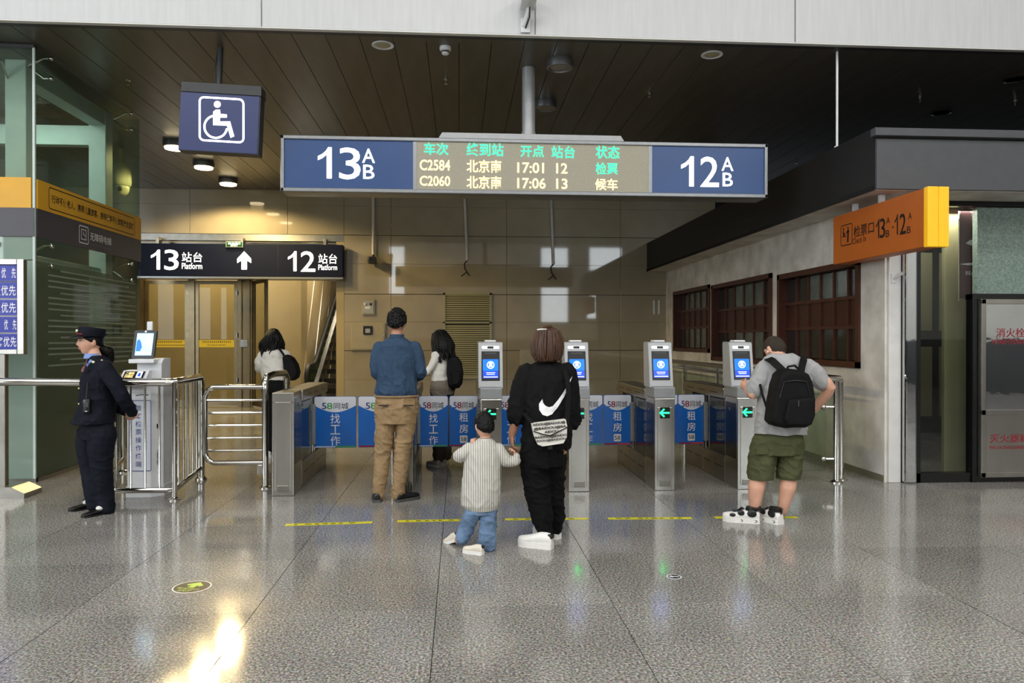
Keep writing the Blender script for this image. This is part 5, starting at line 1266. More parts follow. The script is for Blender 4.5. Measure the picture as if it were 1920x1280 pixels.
_o, _m = shoe(pw, Vector((h0.x - .02, h0.y + .03, 0)), R(62), .27, 'shoewhite', 'shoewhite', 'shoe', .075, .042, 1.08, 0, None)
build('heel_tab', MB().rbox(-.026, .026, -.006, .03, .075, .108, .006), 'shoeblack', _o).matrix_local = _m
_o, _m = shoe(pw, Vector((P(1047, 1000, .16).x, Y0 + .13, 0)), R(40), .26, 'shoewhite', 'shoewhite', 'shoe', .075, .042, 1.05, 0, None)
build('heel_tab', MB().rbox(-.026, .026, -.006, .03, .075, .108, .006), 'shoeblack', _o).matrix_local = _m

# shoulder bag with printed letters
bag = thing('shoulder_bag', 'pale shoulder bag printed with black letters on the back of the woman in black', 'bag', P(1030, 835, -.2))
YBg = Y0 - .235
def BG(u, v, w_=0):                         # bag plane, tilted
    o = A(1031, 810, YBg); a = R(5); return (o.x + u * math.cos(a) - v * math.sin(a), YBg + w_ + .5 * u * u, o.z + u * math.sin(a) + v * math.cos(a))
ol = [(-.125, .070), (.120, .078), (.128, .03), (.118, -.05), (.09, -.088), (-.06, -.095), (-.092, -.08), (-.112, -.02)]
def dens(poly, n=4): return [(a_[0] + (b_[0] - a_[0]) * k / n, a_[1] + (b_[1] - a_[1]) * k / n) for a_, b_ in zip(poly, poly[1:] + poly[:1]) for k in range(n)]
bm_ = MB().prism(dens(ol), BG, 0, .07)
build('body', bm_, 'bagpale', bag)
fl = build('flap', MB().prism(dens([(-.124, .072), (.121, .080), (.128, .025), (.05, -.005), (0, -.022), (-.05, -.010), (-.117, .02)]), BG, -.008, -.001), 'bagpale', bag)
build('flap_edge', MB().tube([BG(*p, -.006) for p in ((-.117, .02), (-.05, -.010), (0, -.022), (.05, -.005), (.128, .025))], .004, 6), 'blackcloth', bag)
def clip_text(txt, u0, u1, v0, v1, w_): text(txt, lambda u, v: BG(u, v, w_), u0, u1, v0, v1, 'ink', bag, .03)
clip_text('AIDOU@BAIDOU@', -.118, .116, .050, .072, -.0105); clip_text('@BAIDOU@BA', -.112, .120, .020, .043, -.0105)
clip_text('AIDOU', -.04, .06, -.005, .014, -.0105)
clip_text('BAIDOU@BAIDO', -.108, .118, -.042, -.020, -.0025); clip_text('IDOU@BAIDOU', -.098, .112, -.066, -.046, -.0025); clip_text('@BAIDOU@', -.07, .09, -.088, -.071, -.0025)
build('buckle', MB().rbox(-.012, .022, -.018, -.008, -.026, -.004, .004), 'black', bag).matrix_local = Matrix.Translation(Vector(BG(0, 0, 0)) - Vector(bag.location)) if False else Matrix.Identity(4)
bag.children[-1].matrix_parent_inverse = Matrix.Identity(4); bag.children[-1].location = Vector(BG(0, 0, 0)) - Vector(bag.location)
def strap(name, pts, wv, th, m, par, nrm):
    """flat webbing through pts, half width wv along the cross direction"""
    mb = MB(); vs = []; pts = [Vector(p) for p in pts]
    for i, p in enumerate(pts):
        t = (pts[min(i + 1, len(pts) - 1)] - pts[max(i - 1, 0)]).normalized(); n_ = Vector(nrm[i] if isinstance(nrm, list) else nrm); c = t.cross(n_).normalized(); n_ = c.cross(t).normalized()
        for a_, b_ in ((-1, -1), (1, -1), (1, 1), (-1, 1)): vs.append(p + c * wv * a_ + n_ * th * b_)
    fs = []
    for i in range(len(pts) - 1):
        for k in range(4): fs.append((i * 4 + k, i * 4 + (k + 1) % 4, (i + 1) * 4 + (k + 1) % 4, (i + 1) * 4 + k))
    fs += [(3, 2, 1, 0), tuple((len(pts) - 1) * 4 + k for k in range(4))]
    return build(name, mb.add(vs, fs), m, par, True)
strap('strap', [P(1062, 800, -.20), P(1064, 775, -.175), P(1066, 740, -.165), P(1064, 712, -.15), P(1058, 694, -.09), P(1050, 686, .0)], .017, .003, 'blackcloth', bag, (0, -1, .2))
strap('strap', [P(1000, 798, -.20), P(992, 785, -.16), P(982, 775, -.10)], .012, .003, 'blackcloth', bag, (0, -1, 0))

# ------------------------------------------------------------------ small boy
Y0 = 5.33
P = lambda x, y, dy=0.0: A(x, y, Y0 + dy)
hd = Head(P(908, 798.5), (-.45, .9, 0), .82, R(-6))
sk = MB(); hd.skin(sk)
limb(sk, [P(910, 815), P(909, 832)], [.036, .042])
torso(sk, P, [(908, 832, 20, .05), (905, 860, 24, .065), (902, 910, 26, .075), (902, 955, 27, .08)], RX, FY)
limb(sk, [P(880, 843), P(859, 858, -.02), P(884, 836, .08)], [.032, .026, .019]); limb(sk, [P(933, 843), P(951, 869), P(968, 858, .02)], [.032, .026, .019])
hand(sk, P(884, 836, .08), (.25, .25, 1), (.6, .6, 0), (.5, -.3, 0), .62, (.9, .9, .9, .9)); hand(sk, P(968, 857, .02), (-.35, .05, 1), (-1, 0, -.2), (0, 1, 0), .62, (.5, .6, .6, .7))
limb(sk, [P(888, 955), P(874, 985, .05), P(858, 1012, .10)], [.05, .038, .026]); limb(sk, [P(916, 955), P(914, 990), P(908, 1028, -.02)], [.05, .038, .026])
pk = person(remesh(sk, .0045, 3, None, 'person'), 'skin3', 'small boy in a striped shirt and jeans with one hand at his mouth')
g1 = MB()
torso(g1, P, [(910, 822, 12, .044), (909, 830, 22, .058), (907, 838, 31, .070), (905, 855, 34, .085), (903, 890, 35.5, .10), (901, 925, 37, .108), (901, 945, 35.5, .104), (903, 955, 29, .09)], RX, FY)
limb(g1, [P(880, 841), P(861, 856, -.02), P(880, 838, .07)], [.048, .046, .033]); limb(g1, [P(934, 842), P(949, 864), P(967, 864, .01)], [.046, .046, .036])
def kfold(c): return .007 * crease(c, (12, 10, 8), 6) + .002 * noise.noise(Vector((c.x * 18, c.y * 18, c.z * 9))) + .003 * noise.noise(Vector((c.x * 34, c.y * 30, c.z * 14)))
ks = link('shirt', remesh(g1, .005, 3, kfold, 'shirt'), 'stripe', pk)
cl = MB(); loft(cl, [(P(910, 827), RX * .048, FY * .05), (P(910, 820, .003), RX * .045, FY * .047)], 18); build('collar', cl, 'stripeh', ks, True)
for pp, rr0 in ((P(968.5, 856, .015), .026), (P(882, 838.5, .075), .023)): build('cuff', MB().ball(pp, (rr0, rr0, rr0 * 1.1), 12, 8), 'stripe', ks, True)
g2 = MB()
torso(g2, P, [(902, 945, 28, .075), (902, 962, 29, .08)], RX, FY)
limb(g2, [P(888, 958), P(877, 983, .05), P(867, 1008, .08)], [.062, .056, .054]); limb(g2, [P(916, 958), P(915, 990), P(914, 1019)], [.064, .062, .066])
link('jeans', remesh(g2, .005, 3, trouser_folds(.009, .2, .08, 5), 'jeans'), 'denim', pk)
hl = hd.cap_hair(lambda x, y: (.10 + .42 * y if y > 0 else -.02 + .62 * y) - .14 * ga(y - .05, .2) + .10 * noise.noise(Vector((x * 14, y * 14, 8))), lambda x, y, z: .011 + .006 * sstep(.2, .8, z), .004, .005, (85, 85, 50))
link('hair', hl, 'hairblack', pk)
_o, _m = shoe(pk, Vector((P(905, 1040).x, G(905, 1040).y, 0)), R(58), .165, 'shoecream', 'shoewhite', 'shoe', .05, .022, 1.1)
build('heel_tab', MB().rbox(-.012, .012, -.004, .012, .045, .068, .004), 'shoeblack', _o).matrix_local = _m
_o, _m = shoe(pk, G(857, 1024) + Vector((.01, .03, .03)), R(42), .165, 'shoecream', 'shoewhite', 'shoe', .05, .022, 1.1, R(-22))
build('heel_tab', MB().rbox(-.012, .012, -.004, .012, .045, .068, .004), 'shoeblack', _o).matrix_local = _m

# ------------------------------------------------------------------ man in grey with backpack
Y0 = 6.02
P = lambda x, y, dy=0.0: A(x, y, Y0 + dy)
hd = Head(P(1453, 655, .10), (-.42, .9, 0), 1.0, R(-30))
sk = MB(); hd.skin(sk)
limb(sk, [P(1457, 668, .06), P(1469, 690, .0)], [.060, .066])
torso(sk, P, [(1470, 680, 36, .09), (1472, 710, 42, .11), (1466, 770, 37, .11), (1462, 820, 36, .11)], RX, FY)
limb(sk, [P(1434, 694), P(1412, 738, .0), P(1400, 726, .28)], [.056, .049, .032]); limb(sk, [P(1517, 694), P(1556, 726, -.04), P(1524, 770, .10)], [.056, .049, .033])
hand(sk, P(1400, 725, .29), (-.2, 1, .2), (.9, 0, 0), (0, 0, 1)); hand(sk, P(1524, 771, .10), (-.8, .3, -.4), (-.4, .8, .2), (-.3, .2, .8))
limb(sk, [P(1440, 835), P(1426, 885, .0), P(1418, 914, -.01), P(1414.5, 958, .0)], [.075, .066, .068, .040]); limb(sk, [P(1482, 835), P(1480, 885), P(1477, 914, -.01), P(1467, 957, .02)], [.075, .066, .067, .040])
pg = person(remesh(sk, .006, 3, None, 'person'), 'skin3', 'man in a grey t-shirt and olive shorts using the rightmost gate')
g1 = MB()
torso(g1, P, [(1466, 663, 22, .066), (1469, 671, 36, .09), (1472, 681, 47, .115), (1473, 698, 50, .13), (1471, 730, 47, .145), (1466, 775, 45.5, .16), (1463, 803, 46.5, .178), (1462, 816, 46.5, .178)], RX, FY)
limb(g1, [P(1436, 691), P(1424, 712), P(1416, 729)], [.082, .080, .070]); limb(g1, [P(1514, 690), P(1530, 702, -.01), P(1541, 716, -.02)], [.082, .080, .070])
gs = link('t_shirt', hemmed(remesh(g1, .007, 3, tee_folds(.013, .85, 1.35, 11, .9), 't_shirt'), P(1462, 811).z), 'greycloth', pg)
g2 = MB()
torso(g2, P, [(1462, 803, 39, .135), (1461, 825, 43.5, .158), (1459, 850, 44, .15)], RX, FY)
limb(g2, [P(1436, 830), P(1429, 860), P(1425.5, 893)], [.118, .112, .106]); limb(g2, [P(1483, 830), P(1480, 860), P(1478.5, 893)], [.110, .106, .100])
so_ = remesh(g2, .007, 3, trouser_folds(.010, .62, .48, 12), 'shorts')
zc = P(1450, 897).z
for v in so_.vertices: v.co.z = max(v.co.z, zc)
so_ = link('shorts', so_, 'olive', pg)
build('pocket', MB().rbox(P(1407, 850).x, P(1429, 850).x, Y0 - .128, Y0 - .09, P(1410, 848).z, P(1410, 835).z, .006), 'olive', so_)
hl = hd.cap_hair(lambda x, y: (.02 + .42 * y if y > 0 else -.16 + .46 * y) - .14 * ga(y - .05, .2) + .10 * noise.noise(Vector((x * 16, y * 16, 5))), lambda x, y, z: .0045, .004, .0015, (90, 90, 90)); link('hair', hl, 'hairbuzz', pg)
build('earbud', MB().ball(hd.w(-.088, .008, -.018), .009, 8, 6), 'shoewhite', pg, True)
def sneaker(heel, yaw):
    o, mx = shoe(pg, heel, yaw, .30, 'shoewhite', 'shoewhite', 'shoe', .072, .040, 1.12, 0, 'shoeblack')
    k = 1.07
    for sx in (-1, 1):
        for (y0, y1, z0, z1) in ((.02, .095, .050, .112), (.11, .165, .060, .108), (.175, .225, .045, .078)):
            build('black_panel', MB().ball((sx * (.043 if y0 < .1 else .050) * 1.0, (y0 + y1) / 2 * k, (z0 + z1) / 2), (.008, (y1 - y0) / 2 * k, (z1 - z0) / 2), 10, 6), 'shoeblack', o, True).matrix_local = mx
        for y in (.045, .15): build('sole_ring', MB().tube([(sx * (.0455 if y < .1 else .0535), y * k + .026 * math.cos(q * .5236), .021 + .011 * math.sin(q * .5236)) for q in range(13)], .0035, 5), 'shoeblack', o).matrix_local = mx
    build('laces', MB().tube([(-.02, .135 * k, .105), (.02, .15 * k, .098), (-.02, .165 * k, .092), (.02, .18 * k, .086), (-.012, .12 * k, .118), (.03, .14 * k, .112)], .005, 6), 'shoeblack', o).matrix_local = mx
    build('tongue', MB().rbox(-.024, .024, .10 * k, .20 * k, .075, .096, .008), 'shoeblack', o).matrix_local = mx
    build('heel_loop', MB().tube([(0, .0, .085), (0, -.012, .115), (0, .0, .138), (0, .014, .12)], .006, 6), 'shoeblack', o).matrix_local = mx
hL = G(1434, 983); sneaker(Vector((hL.x - .02, hL.y + .05, 0)), R(66))
hR = G(1474, 985); sneaker(Vector((hR.x - .03, hR.y + .03, 0)), R(24))
# backpack
bp = thing('backpack', 'black backpack worn by the man in the grey t-shirt', 'backpack', P(1480, 803, -.22), 'black backpacks')
YQ = Y0 - .145
def outline(pts): return [(A(x, y, YQ - .1).x, A(x, y, YQ - .1).z) for x, y in pts]
bo = [(1466, 694), (1476, 690), (1500, 693), (1514, 701), (1521, 715), (1526, 748), (1525, 775), (1518, 796), (1508, 801), (1470, 802), (1450, 798), (1442, 790), (1445, 760), (1452, 720), (1457, 702)]
def puff(mb, poly, y_back, y_front, m, name, par, voxel=.007, seed=0):
    c = (sum(p[0] for p in poly) / len(poly), sum(p[1] for p in poly) / len(poly)); n = len(poly); vs = []; fs = []
    st_ = [(0, .93), (.12, 1.0), (.75, 1.0), (.93, .94), (1.0, .84)]
    for t, s in st_:
        for x, z in poly: vs.append((c[0] + (x - c[0]) * s, y_back + (y_front - y_back) * t, c[1] + (z - c[1]) * s))
    for i in range(len(st_) - 1):
        for k in range(n): fs.append((i * n + k, i * n + (k + 1) % n, (i + 1) * n + (k + 1) % n, (i + 1) * n + k))
    fs += [tuple(range(n))[::-1], tuple((len(st_) - 1) * n + k for k in range(n))]
    mb.add(vs, fs); return link(name, remesh(mb, voxel, 4, folds(.004, 9, 9, 9, seed), name), m, par)
puff(MB(), outline(bo), YQ + .02, YQ - .16, 'bagblack', 'body', bp)
puff(MB(), outline([(1470, 746), (1520, 742), (1521, 775), (1513, 795), (1468, 796), (1462, 785)]), YQ - .10, YQ - .195, 'bagblack', 'front_pocket', bp, .006, 4)
build('zipper', MB().tube([A(x, y, YQ - .168) for x, y in ((1462, 745), (1470, 716), (1490, 713), (1512, 715), (1520, 742))], .004, 6), 'shoeblack', bp)
build('zipper_pull', MB().rbox(A(1475, 750, YQ).x, A(1477.5, 750, YQ).x, YQ - .205, YQ - .196, A(1475, 758, YQ).z, A(1475, 747, YQ).z, .002), 'darkgrey', bp)
build('handle', MB().tube([A(1474, 694, YQ - .03), A(1478, 687, YQ - .04), A(1490, 685, YQ - .04), A(1500, 694, YQ - .03)], .009, 8), 'bagblack', bp, True)
strap('shoulder_strap', [A(1471, 698, YQ - .05), P(1462, 689, -.165), P(1448, 676, -.13), P(1441, 672, -.06), P(1436, 676, .05)], .030, .006, 'bagblack', bp, (-.3, -.8, .6))
strap('shoulder_strap', [A(1502, 696, YQ - .05), P(1504, 685, -.165), P(1507, 674, -.12), P(1508, 670, -.05), P(1510, 676, .06)], .028, .006, 'bagblack', bp, (.3, -.8, .6))
strap('lower_strap', [A(1446, 786, YQ - .02), P(1437, 762, -.14), P(1429, 738, -.12), P(1425, 720, -.08)], .010, .003, 'bagblack', bp, (-.4, -.9, 0))

# ------------------------------------------------------------------ station guard
Y0 = 6.70
P = lambda x, y, dy=0.0: A(x, y, Y0 + dy)
fw = Vector((-.90, -.43, 0)).normalized(); sd = Vector((fw.y, -fw.x, 0))        # sd: her right side, away from the camera
hd = Head(P(169, 641), (-.72, -.69, 0), 1.0, R(2))
sk = MB(); hd.skin(sk)
limb(sk, [P(174, 655), P(181, 676)], [.046, .056])
def V(px, py, f=0.0, s=0.0): return P(px, py) + fw * f + sd * s
loft(sk, [(V(184, 680), sd * .15, fw * .08), (V(184, 710), sd * .16, fw * .10), (V(183, 760), sd * .14, fw * .10), (V(182, 800), sd * .16, fw * .11)])
limb(sk, [V(190, 690, -.01, -.17), V(200, 738, -.10, -.19), V(200, 772, -.19, -.06)], [.045, .037, .026]); limb(sk, [V(184, 690, 0, .17), V(184, 738, -.06, .20), V(190, 772, -.19, .04)], [.045, .037, .026])
hand(sk, V(201, 772, -.195, -.06), sd * .9 - UP * .4, -fw, UP, .92); hand(sk, V(191, 772, -.195, .05), -sd * .7 - UP * .6, -fw, UP, .92)
limb(sk, [V(190, 820, -.01, -.07), V(191, 880, 0, -.04), V(199, 957)], [.07, .054, .036]); limb(sk, [V(174, 820, .02, .07), V(169, 880, 0, .04), V(178, 947)], [.07, .054, .036])
gd = person(remesh(sk, .005, 3, None, 'person'), 'skin3', 'station guard in a navy uniform and cap standing by the steel barrier')
g1 = MB()
loft(g1, [(V(180, 666), sd * .066, fw * .058), (V(183, 673, -.005), sd * .13, fw * .085), (V(185, 685, -.01), sd * .185, fw * .11), (V(184, 705), sd * .20, fw * .135), (V(183, 735), sd * .185, fw * .14), (V(182, 760), sd * .185, fw * .145), (V(180, 780, .01), sd * .20, fw * .165), (V(179, 792, .015), sd * .205, fw * .175)])
limb(g1, [V(192, 690, -.02, -.16), V(199, 715, -.06, -.19), V(202, 742, -.11, -.19), V(202, 774, -.19, -.06)], [.070, .066, .058, .045]); limb(g1, [V(182, 690, .0, .16), V(180, 740, -.04, .21), V(190, 772, -.18, .06)], [.068, .056, .045])
jk = link('jacket', remesh(g1, .007, 3, tee_folds(.010, .85, 1.3, 15), 'jacket'), 'navycloth', gd)
def onjk(px, py, off=.004):
    r = ray(px, py); h = bvh_j.ray_cast(Vector((0, 0, CAMH)), r.normalized())
    return (h[0] - r.normalized() * off) if h[0] else P(px, py, -.2)
bvh_j = bvh(jk)
loft_c = MB(); loft(loft_c, [(V(178, 671.5, .016), sd * .066, fw * .072), (V(177, 662.5, .012), sd * .058, fw * .062)], 20); build('collar', loft_c, 'bluecollar', jk, True)
strap('lapel', [onjk(189, 676), onjk(176, 684), onjk(166, 692), onjk(158, 700)], .016, .004, 'navycloth', jk, (-.5, -.85, .1))
strap('shirt_front', [onjk(172, 675), onjk(167, 681), onjk(163, 686)], .020, .002, 'bluecollar', jk, (-.6, -.8, .1))
strap('tie', [onjk(163, 675, .010), onjk(160, 683, .010), onjk(156, 691, .008), onjk(154, 697, .006)], .013, .004, 'tie', jk, (-.6, -.8, .1))
strap('epaulette', [onjk(188, 665, .006) if False else V(184, 682, -.01, -.09) + UP * .035, V(190, 684, -.02, -.15) + UP * .03, V(194, 687, -.02, -.20) + UP * .01], .024, .004, 'navycloth', jk, (-.2, -.5, .9))
for q in (-.11, -.15): build('shoulder_star', MB().ball(V(187, 683, -.015, q) + UP * .040, (.010, .010, .008), 8, 6), 'badge', jk)
build('name_badge', MB().ball(onjk(175, 679, .006), (.014, .008, .014), 8, 6), 'badge', jk); 
for py in (728, 757): build('button', MB().ball(onjk(148, py, .0), .008, 8, 6), 'badge', jk)
g2 = MB()
loft(g2, [(V(182, 784), sd * .165, fw * .125), (V(182, 805), sd * .175, fw * .135), (V(182, 822), sd * .165, fw * .125)])
limb(g2, [V(190, 812, -.01, -.07), V(189, 840, .0, -.06), V(191, 880, 0, -.04), V(197, 925), V(199, 955)], [.115, .105, .085, .075, .072]); limb(g2, [V(174, 812, .02, .07), V(170, 840, .02, .06), V(169, 880, .0, .04), V(174, 920), V(178, 945)], [.110, .098, .080, .070, .066])
link('trousers', remesh(g2, .007, 3, trouser_folds(.007, .45, .1, 21), 'trousers'), 'navycloth', gd)
hl = hd.cap_hair(lambda x, y: .08 + .40 * y - .20 * (1 - y * y), lambda x, y, z: .010, .005, .002, (60, 60, 30)); hlo = link('hair', hl, 'hairblack', gd)
bn = MB(); limb(bn, [hd.w(0, -.085, -.05), hd.w(.0, -.145, -.085), hd.w(0, -.165, -.15)], [.035, .055, .040]); link('hair_bun', remesh(bn, .006, 2, folds(.004, 50, 50, 20), 'hair_bun'), 'hairblack', gd)
# cap: oval crown, front visor, turned-up back
cp = MB(); secs = []
for z, rx, ry, y in ((.045, .086, .106, -.004), (.075, .089, .109, -.006), (.10, .092, .112, -.010), (.122, .088, .108, -.014), (.132, .060, .08, -.016), (.134, .01, .02, -.016)):
    secs.append((hd.w(0, y, z), hd.B @ Vector((rx, 0, 0)), hd.B @ Vector((0, ry, .008))))
loft(cp, secs, 32); cap = build('cap', cp, 'navycloth', gd, True)
br = MB(); n = 48; vs = []
for k in range(n):
    q = 2 * math.pi * k / n; cx, cy = math.cos(q), math.sin(q); fr_ = max(0, cy); bk_ = max(0, -cy)
    w_ = .010 + .050 * fr_ ** 1.5 + .016 * bk_
    zi = .050; zo = .050 - .020 * fr_ ** 2 + .020 * bk_
    for rr_, zz, t_ in ((0, zi, 0), (w_, zo, 0), (w_, zo + .005, 0), (0, zi + .005, 0)): vs.append(hd.w((.086 + rr_) * cx, (.106 + rr_) * cy - .004, zz))
br.add(vs, [(k * 4 + j, k * 4 + (j + 1) % 4, ((k + 1) % n) * 4 + (j + 1) % 4, ((k + 1) % n) * 4 + j) for k in range(n) for j in range(4)])
build('brim', br, 'navycloth', cap, True)
build('cap_badge', MB().ball(hd.w(0, .106, .092), (.013, .013, .016), 10, 8), 'badge', cap, True)
build('cap_band', MB().tube([hd.w(.088 * math.sin(R(q)), .108 * math.cos(R(q)) - .004, .066) for q in range(-38, 39, 6)], .005, 6), 'badgered', cap, True)
for s_ in (-1, 1):
    e_ = build('eye', MB().ball(hd.w(s_ * .029, .0795, .004), (.011, .011, .0075), 10, 8, hd.B), 'eyew', gd, True)
    build('iris', MB().ball(hd.w(s_ * .029, .087, .004), (.0055, .005, .006), 10, 8, hd.B), 'shoeblack', e_, True)
    build('eyelid', MB().tube([hd.w(s_ * .017, .0885, .007), hd.w(s_ * .028, .0925, .0125), hd.w(s_ * .041, .083, .008)], .0022, 6), 'hairblack', gd, True)
    build('eyebrow', MB().tube([hd.w(s_ * .014, .0955, .022), hd.w(s_ * .030, .0945, .027), hd.w(s_ * .046, .084, .022)], [.0028, .0034, .002], 6), 'hairblack', gd, True)
build('lips', MB().ball(hd.w(0, .0862, -.056), (.020, .0055, .0042), 12, 8, hd.B).ball(hd.w(0, .0850, -.065), (.016, .0050, .0042), 12, 8, hd.B), 'lips', gd, True)
yw = math.atan2(.62, -.78)
a = G(203, 962); _o, _m = shoe(gd, Vector((a.x - .0, a.y + .02, 0)), yw, .235, 'shoeblack', 'shoeblack', 'shoe', .045, .016)
build('sock', MB().ball(_m @ Vector((0, .075, .058)), (.035, .05, .022), 12, 8), 'shoewhite', gd, True)
a = G(178, 951); _o, _m = shoe(gd, Vector((a.x - .0, a.y + .02, 0)), yw, .235, 'shoeblack', 'shoeblack', 'shoe', .045, .016)
build('sock', MB().ball(_m @ Vector((0, .075, .058)), (.035, .05, .022), 12, 8), 'shoewhite', gd, True)
# hand-held radio at her hip
c = onjk(164, 760, .03); rd = thing('radio', 'black two-way radio clipped to the guard uniform jacket', 'radio', c)
build('body', MB().rbox(c.x - .030, c.x + .028, c.y - .02, c.y + .02, c.z - .06, c.z + .055, .008), 'black', rd, True)
build('antenna', MB().tube([(c.x - .008, c.y, c.z + .05), (c.x + .002, c.y, c.z + .19)], [.008, .005], 8), 'rubber', rd, True)
build('grille', MB().rbox(c.x - .022, c.x + .020, c.y - .024, c.y - .019, c.z - .015, c.z + .03, .004), 'darkgrey', rd)
build('label_strip', MB().box(c.x - .008, c.x + .008, c.y - .0225, c.y - .0195, c.z - .05, c.z - .044), 'inkwhite', rd)

# ------------------------------------------------------------------ two women beyond the gates
def long_hair(hd, par, n, length, spread, drop, seed):
    rnd = random.Random(seed); mb = MB(); hb = MB()
    for i in range(n):
        a = math.pi * (1.0 * (i + rnd.random() * .5) / n) * 1.30 - math.pi * .65        # around the back
        ux, uy = math.sin(a), -math.cos(a); r0 = rnd.uniform(.55, 1.0)
        p0 = hd.w(ux * .070 * r0, uy * .085 * r0, .085 + .03 * (1 - r0)); p1 = hd.w(ux * .098, uy * .115, .0)
        L = length * rnd.uniform(.75, 1.08); w1 = Vector((rnd.uniform(-1, 1), rnd.uniform(-1, 1), 0)) * .018
        p2 = p1 + Vector((0, 0, -L * .45)) + hd.B @ Vector((ux * spread, uy * spread * .5, 0)) + w1 + Vector(drop) * .4
        p3 = p1 + Vector((0, 0, -L)) + hd.B @ Vector((ux * spread * .7, uy * spread * .3, 0)) - w1 * 1.5 + Vector(drop)
        limb(mb, [p0, p1, p2, p3], [.020, .024, .020, .005], 7, 3)
    return build('hair', mb, 'hairblack', par, True)
Y0 = 9.75
P = lambda x, y, dy=0.0: A(x, y, Y0 + dy)
hd = Head(P(512, 634, .06), (-.35, .9, 0), .97, R(-28)); sk = MB(); hd.skin(sk)
limb(sk, [P(513, 645, .03), P(515, 660)], [.048, .056])
loft(sk, [(P(515, 662), RX * .13, FY * .08), (P(516, 690), RX * .14, FY * .09), (P(517, 720), RX * .14, FY * .1)])
limb(sk, [P(493, 665), P(486, 690, .0), P(492, 686, .25)], [.042, .035, .026]); limb(sk, [P(535, 666), P(543, 695, .05), P(530, 690, .26)], [.042, .035, .026])
hand(sk, P(492, 686, .26), (.2, 1, 0), (1, 0, 0), UP, .9); hand(sk, P(530, 690, .27), (-.2, 1, 0), (-1, 0, 0), UP, .9)
for x in (508, 523): limb(sk, [P(x, 722), P(x, 785, .02), (P(x, 790).x, Y0, .09)], [.085, .055, .038])
p1 = person(remesh(sk, .0075, 3, None, 'person'), 'skin3', 'long-haired woman in a white shirt past the gates near the escalator')
g1 = MB(); loft(g1, [(P(514, 653, .02), RX * .07, FY * .06), (P(514, 657), RX * .14, FY * .09), (P(514, 666), RX * .195, FY * .115), (P(515, 685), RX * .19, FY * .13), (P(517, 702), RX * .185, FY * .13), (P(518, 713), RX * .17, FY * .125)])
limb(g1, [P(495, 663), P(486, 680, .0), P(487, 692, .04), P(493, 688, .2)], [.065, .062, .056, .042]); limb(g1, [P(534, 664), P(542, 685, .03), P(543, 697, .06), P(532, 691, .22)], [.065, .062, .056, .042])
link('shirt', remesh(g1, .008, 3, folds(.010, 11, 10, 12, 2), 'shirt'), 'whitecloth', p1)
g2 = MB(); loft(g2, [(P(516, 708), RX * .16, FY * .12), (P(516, 725), RX * .185, FY * .14), (P(516, 735), RX * .17, FY * .13)])
for x in (508, 524): limb(g2, [P(x, 728), P(x, 785, .02), (P(x, 790).x, Y0, .12)], [.10, .078, .07])
link('trousers', remesh(g2, .009, 3, trouser_folds(.008, .5, .1, 2), 'trousers'), 'blackcloth', p1)
for x in (506, 522): shoe(p1, Vector((P(x, 790).x, Y0 - .06, 0)), R(8), .24, 'shoewhite', 'shoewhite')
hm = hd.cap_hair(lambda x, y: -.15 + .55 * y, lambda x, y, z: .022, .007, .006, (30, 30, 15)); ho = link('hair', hm, 'hairblack', p1)
long_hair(hd, p1, 60, .25, .045, (-.02, -.03, 0), 4)
hb_ = thing('handbag', 'black shoulder bag hanging on the woman near the escalator', 'bag', P(546, 714, -.1))
puff(MB(), [(A(x, y, Y0 - .1).x, A(x, y, Y0 - .1).z) for x, y in ((530, 668), (538, 664), (548, 670), (556, 683), (560, 698), (557, 709), (550, 714), (540, 713), (533, 700))], Y0 + .06, Y0 - .16, 'bagblack', 'body', hb_, .009, 3)
strap('strap', [P(536, 672, -.16), P(530, 662, -.15), P(525, 655, -.10), P(521, 652, .0)], .014, .004, 'bagblack', hb_, (0, -1, .4))

Y0 = 8.92
P = lambda x, y, dy=0.0: A(x, y, Y0 + dy)
f2 = Vector((-.72, .69, 0)).normalized(); s2 = Vector((f2.y, -f2.x, 0))
hd = Head(P(826, 637), f2, .96, R(-22)); sk = MB(); hd.skin(sk)
limb(sk, [P(829, 647), P(831, 662)], [.046, .054])
loft(sk, [(P(830, 663), s2 * .13, f2 * .08), (P(829, 690), s2 * .13, f2 * .085), (P(830, 722), s2 * .14, f2 * .10)])
limb(sk, [P(820, 665, -.10), P(810, 688, -.12), P(796, 703, -.14)], [.04, .033, .024]); limb(sk, [P(838, 665, .12), P(826, 695, .2), P(806, 700, .1)], [.04, .033, .024])
hand(sk, P(795.5, 703.5, -.14), (-1, .1, .2), (0, .4, -1), (0, 1, .4), .9, (.2, .2, .25, .3)); hand(sk, P(805, 700, .1), (-1, 0, .1), (0, 0, -1), (0, -1, 0), .9)
for x, dy in ((824, -.05), (834, .06)): limb(sk, [P(x, 722, dy), P(x - 1, 790, dy), (P(x, 800).x, Y0 + dy, .09)], [.085, .055, .038])
p2 = person(remesh(sk, .0075, 3, None, 'person'), 'skin3', 'long-haired woman in a white blouse with a backpack just past the gates')
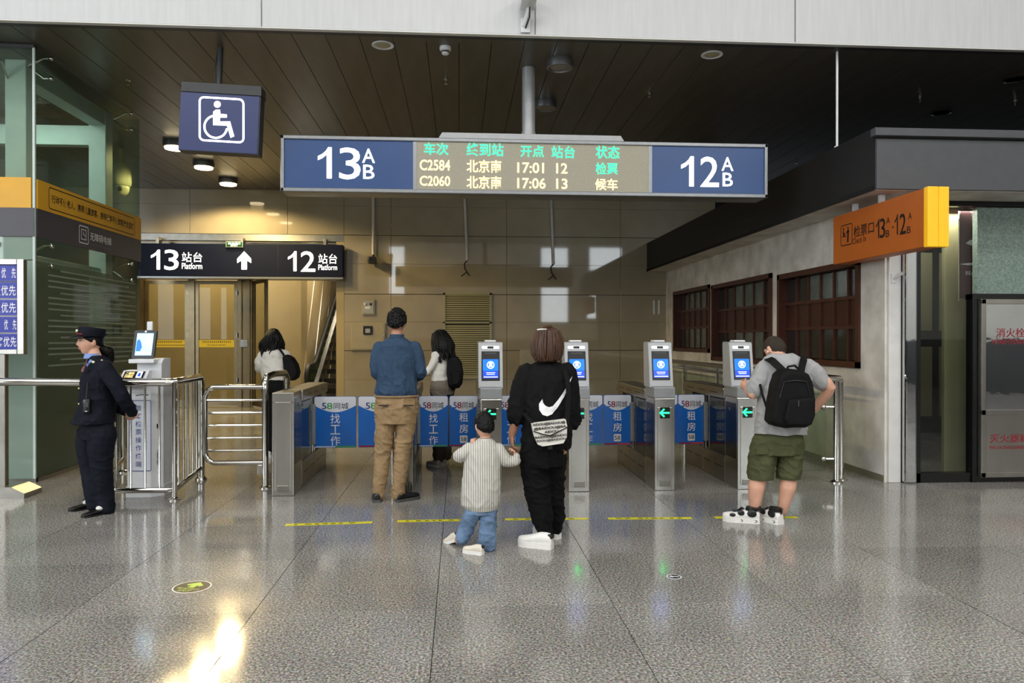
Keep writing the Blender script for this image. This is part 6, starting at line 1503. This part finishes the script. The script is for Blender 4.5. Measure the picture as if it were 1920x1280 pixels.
g1 = MB(); loft(g1, [(P(830, 652), s2 * .06, f2 * .055), (P(830, 657), s2 * .13, f2 * .085), (P(830, 666), s2 * .165, f2 * .105), (P(829, 685), s2 * .15, f2 * .11), (P(828, 705), s2 * .145, f2 * .105), (P(829, 714), s2 * .15, f2 * .11)])
limb(g1, [P(821, 663, -.10), P(810, 686, -.12), P(800, 699, -.14)], [.058, .048, .034]); limb(g1, [P(838, 664, .11), P(827, 694, .19), P(810, 699, .11)], [.056, .046, .034])
link('blouse', remesh(g1, .008, 3, folds(.007, 12, 12, 12, 6), 'blouse'), 'whitecloth', p2)
g2 = MB(); loft(g2, [(P(829, 711), s2 * .145, f2 * .11), (P(830, 728), s2 * .17, f2 * .135), (P(830, 740), s2 * .16, f2 * .125)])
for x, dy in ((824, -.05), (836, .06)): limb(g2, [P(x, 732, dy), P(x, 790, dy), (P(x - 1, 800).x, Y0 + dy, .12)], [.098, .08, .075])
link('trousers', remesh(g2, .009, 3, trouser_folds(.008, .5, .1, 8), 'trousers'), 'taupe', p2)
for x, dy in ((825, -.05), (836, .06)): shoe(p2, Vector((P(x, 800).x, Y0 + dy - .06, 0)), R(40), .24, 'shoewhite', 'shoewhite')
hm = hd.cap_hair(lambda x, y: -.15 + .55 * y, lambda x, y, z: .020, .007, .005, (30, 30, 15)); link('hair', hm, 'hairblack', p2)
long_hair(hd, p2, 56, .27, .03, (.06, -.05, 0), 8)
b2 = thing('backpack', 'black backpack worn by the woman in the white blouse past the gates', 'backpack', P(853, 728), 'black backpacks')
puff(MB(), [(A(x, y, Y0 - .05).x, A(x, y, Y0 - .05).z) for x, y in ((838, 672), (846, 666), (858, 668), (866, 680), (869, 700), (867, 718), (861, 727), (850, 728), (841, 724), (837, 700))], Y0 + .12, Y0 - .16, 'bagblack', 'body', b2, .009, 5)
puff(MB(), [(A(x, y, Y0 - .17).x, A(x, y, Y0 - .17).z) for x, y in ((845, 696), (862, 696), (864, 712), (858, 722), (848, 722))], Y0 - .10, Y0 - .19, 'bagblack', 'front_pocket', b2, .009, 6)
strap('shoulder_strap', [P(842, 674, -.12), P(835, 664, -.15), P(827, 659, -.12), P(822, 664, -.14)], .02, .005, 'bagblack', b2, (-.3, -.8, .6))
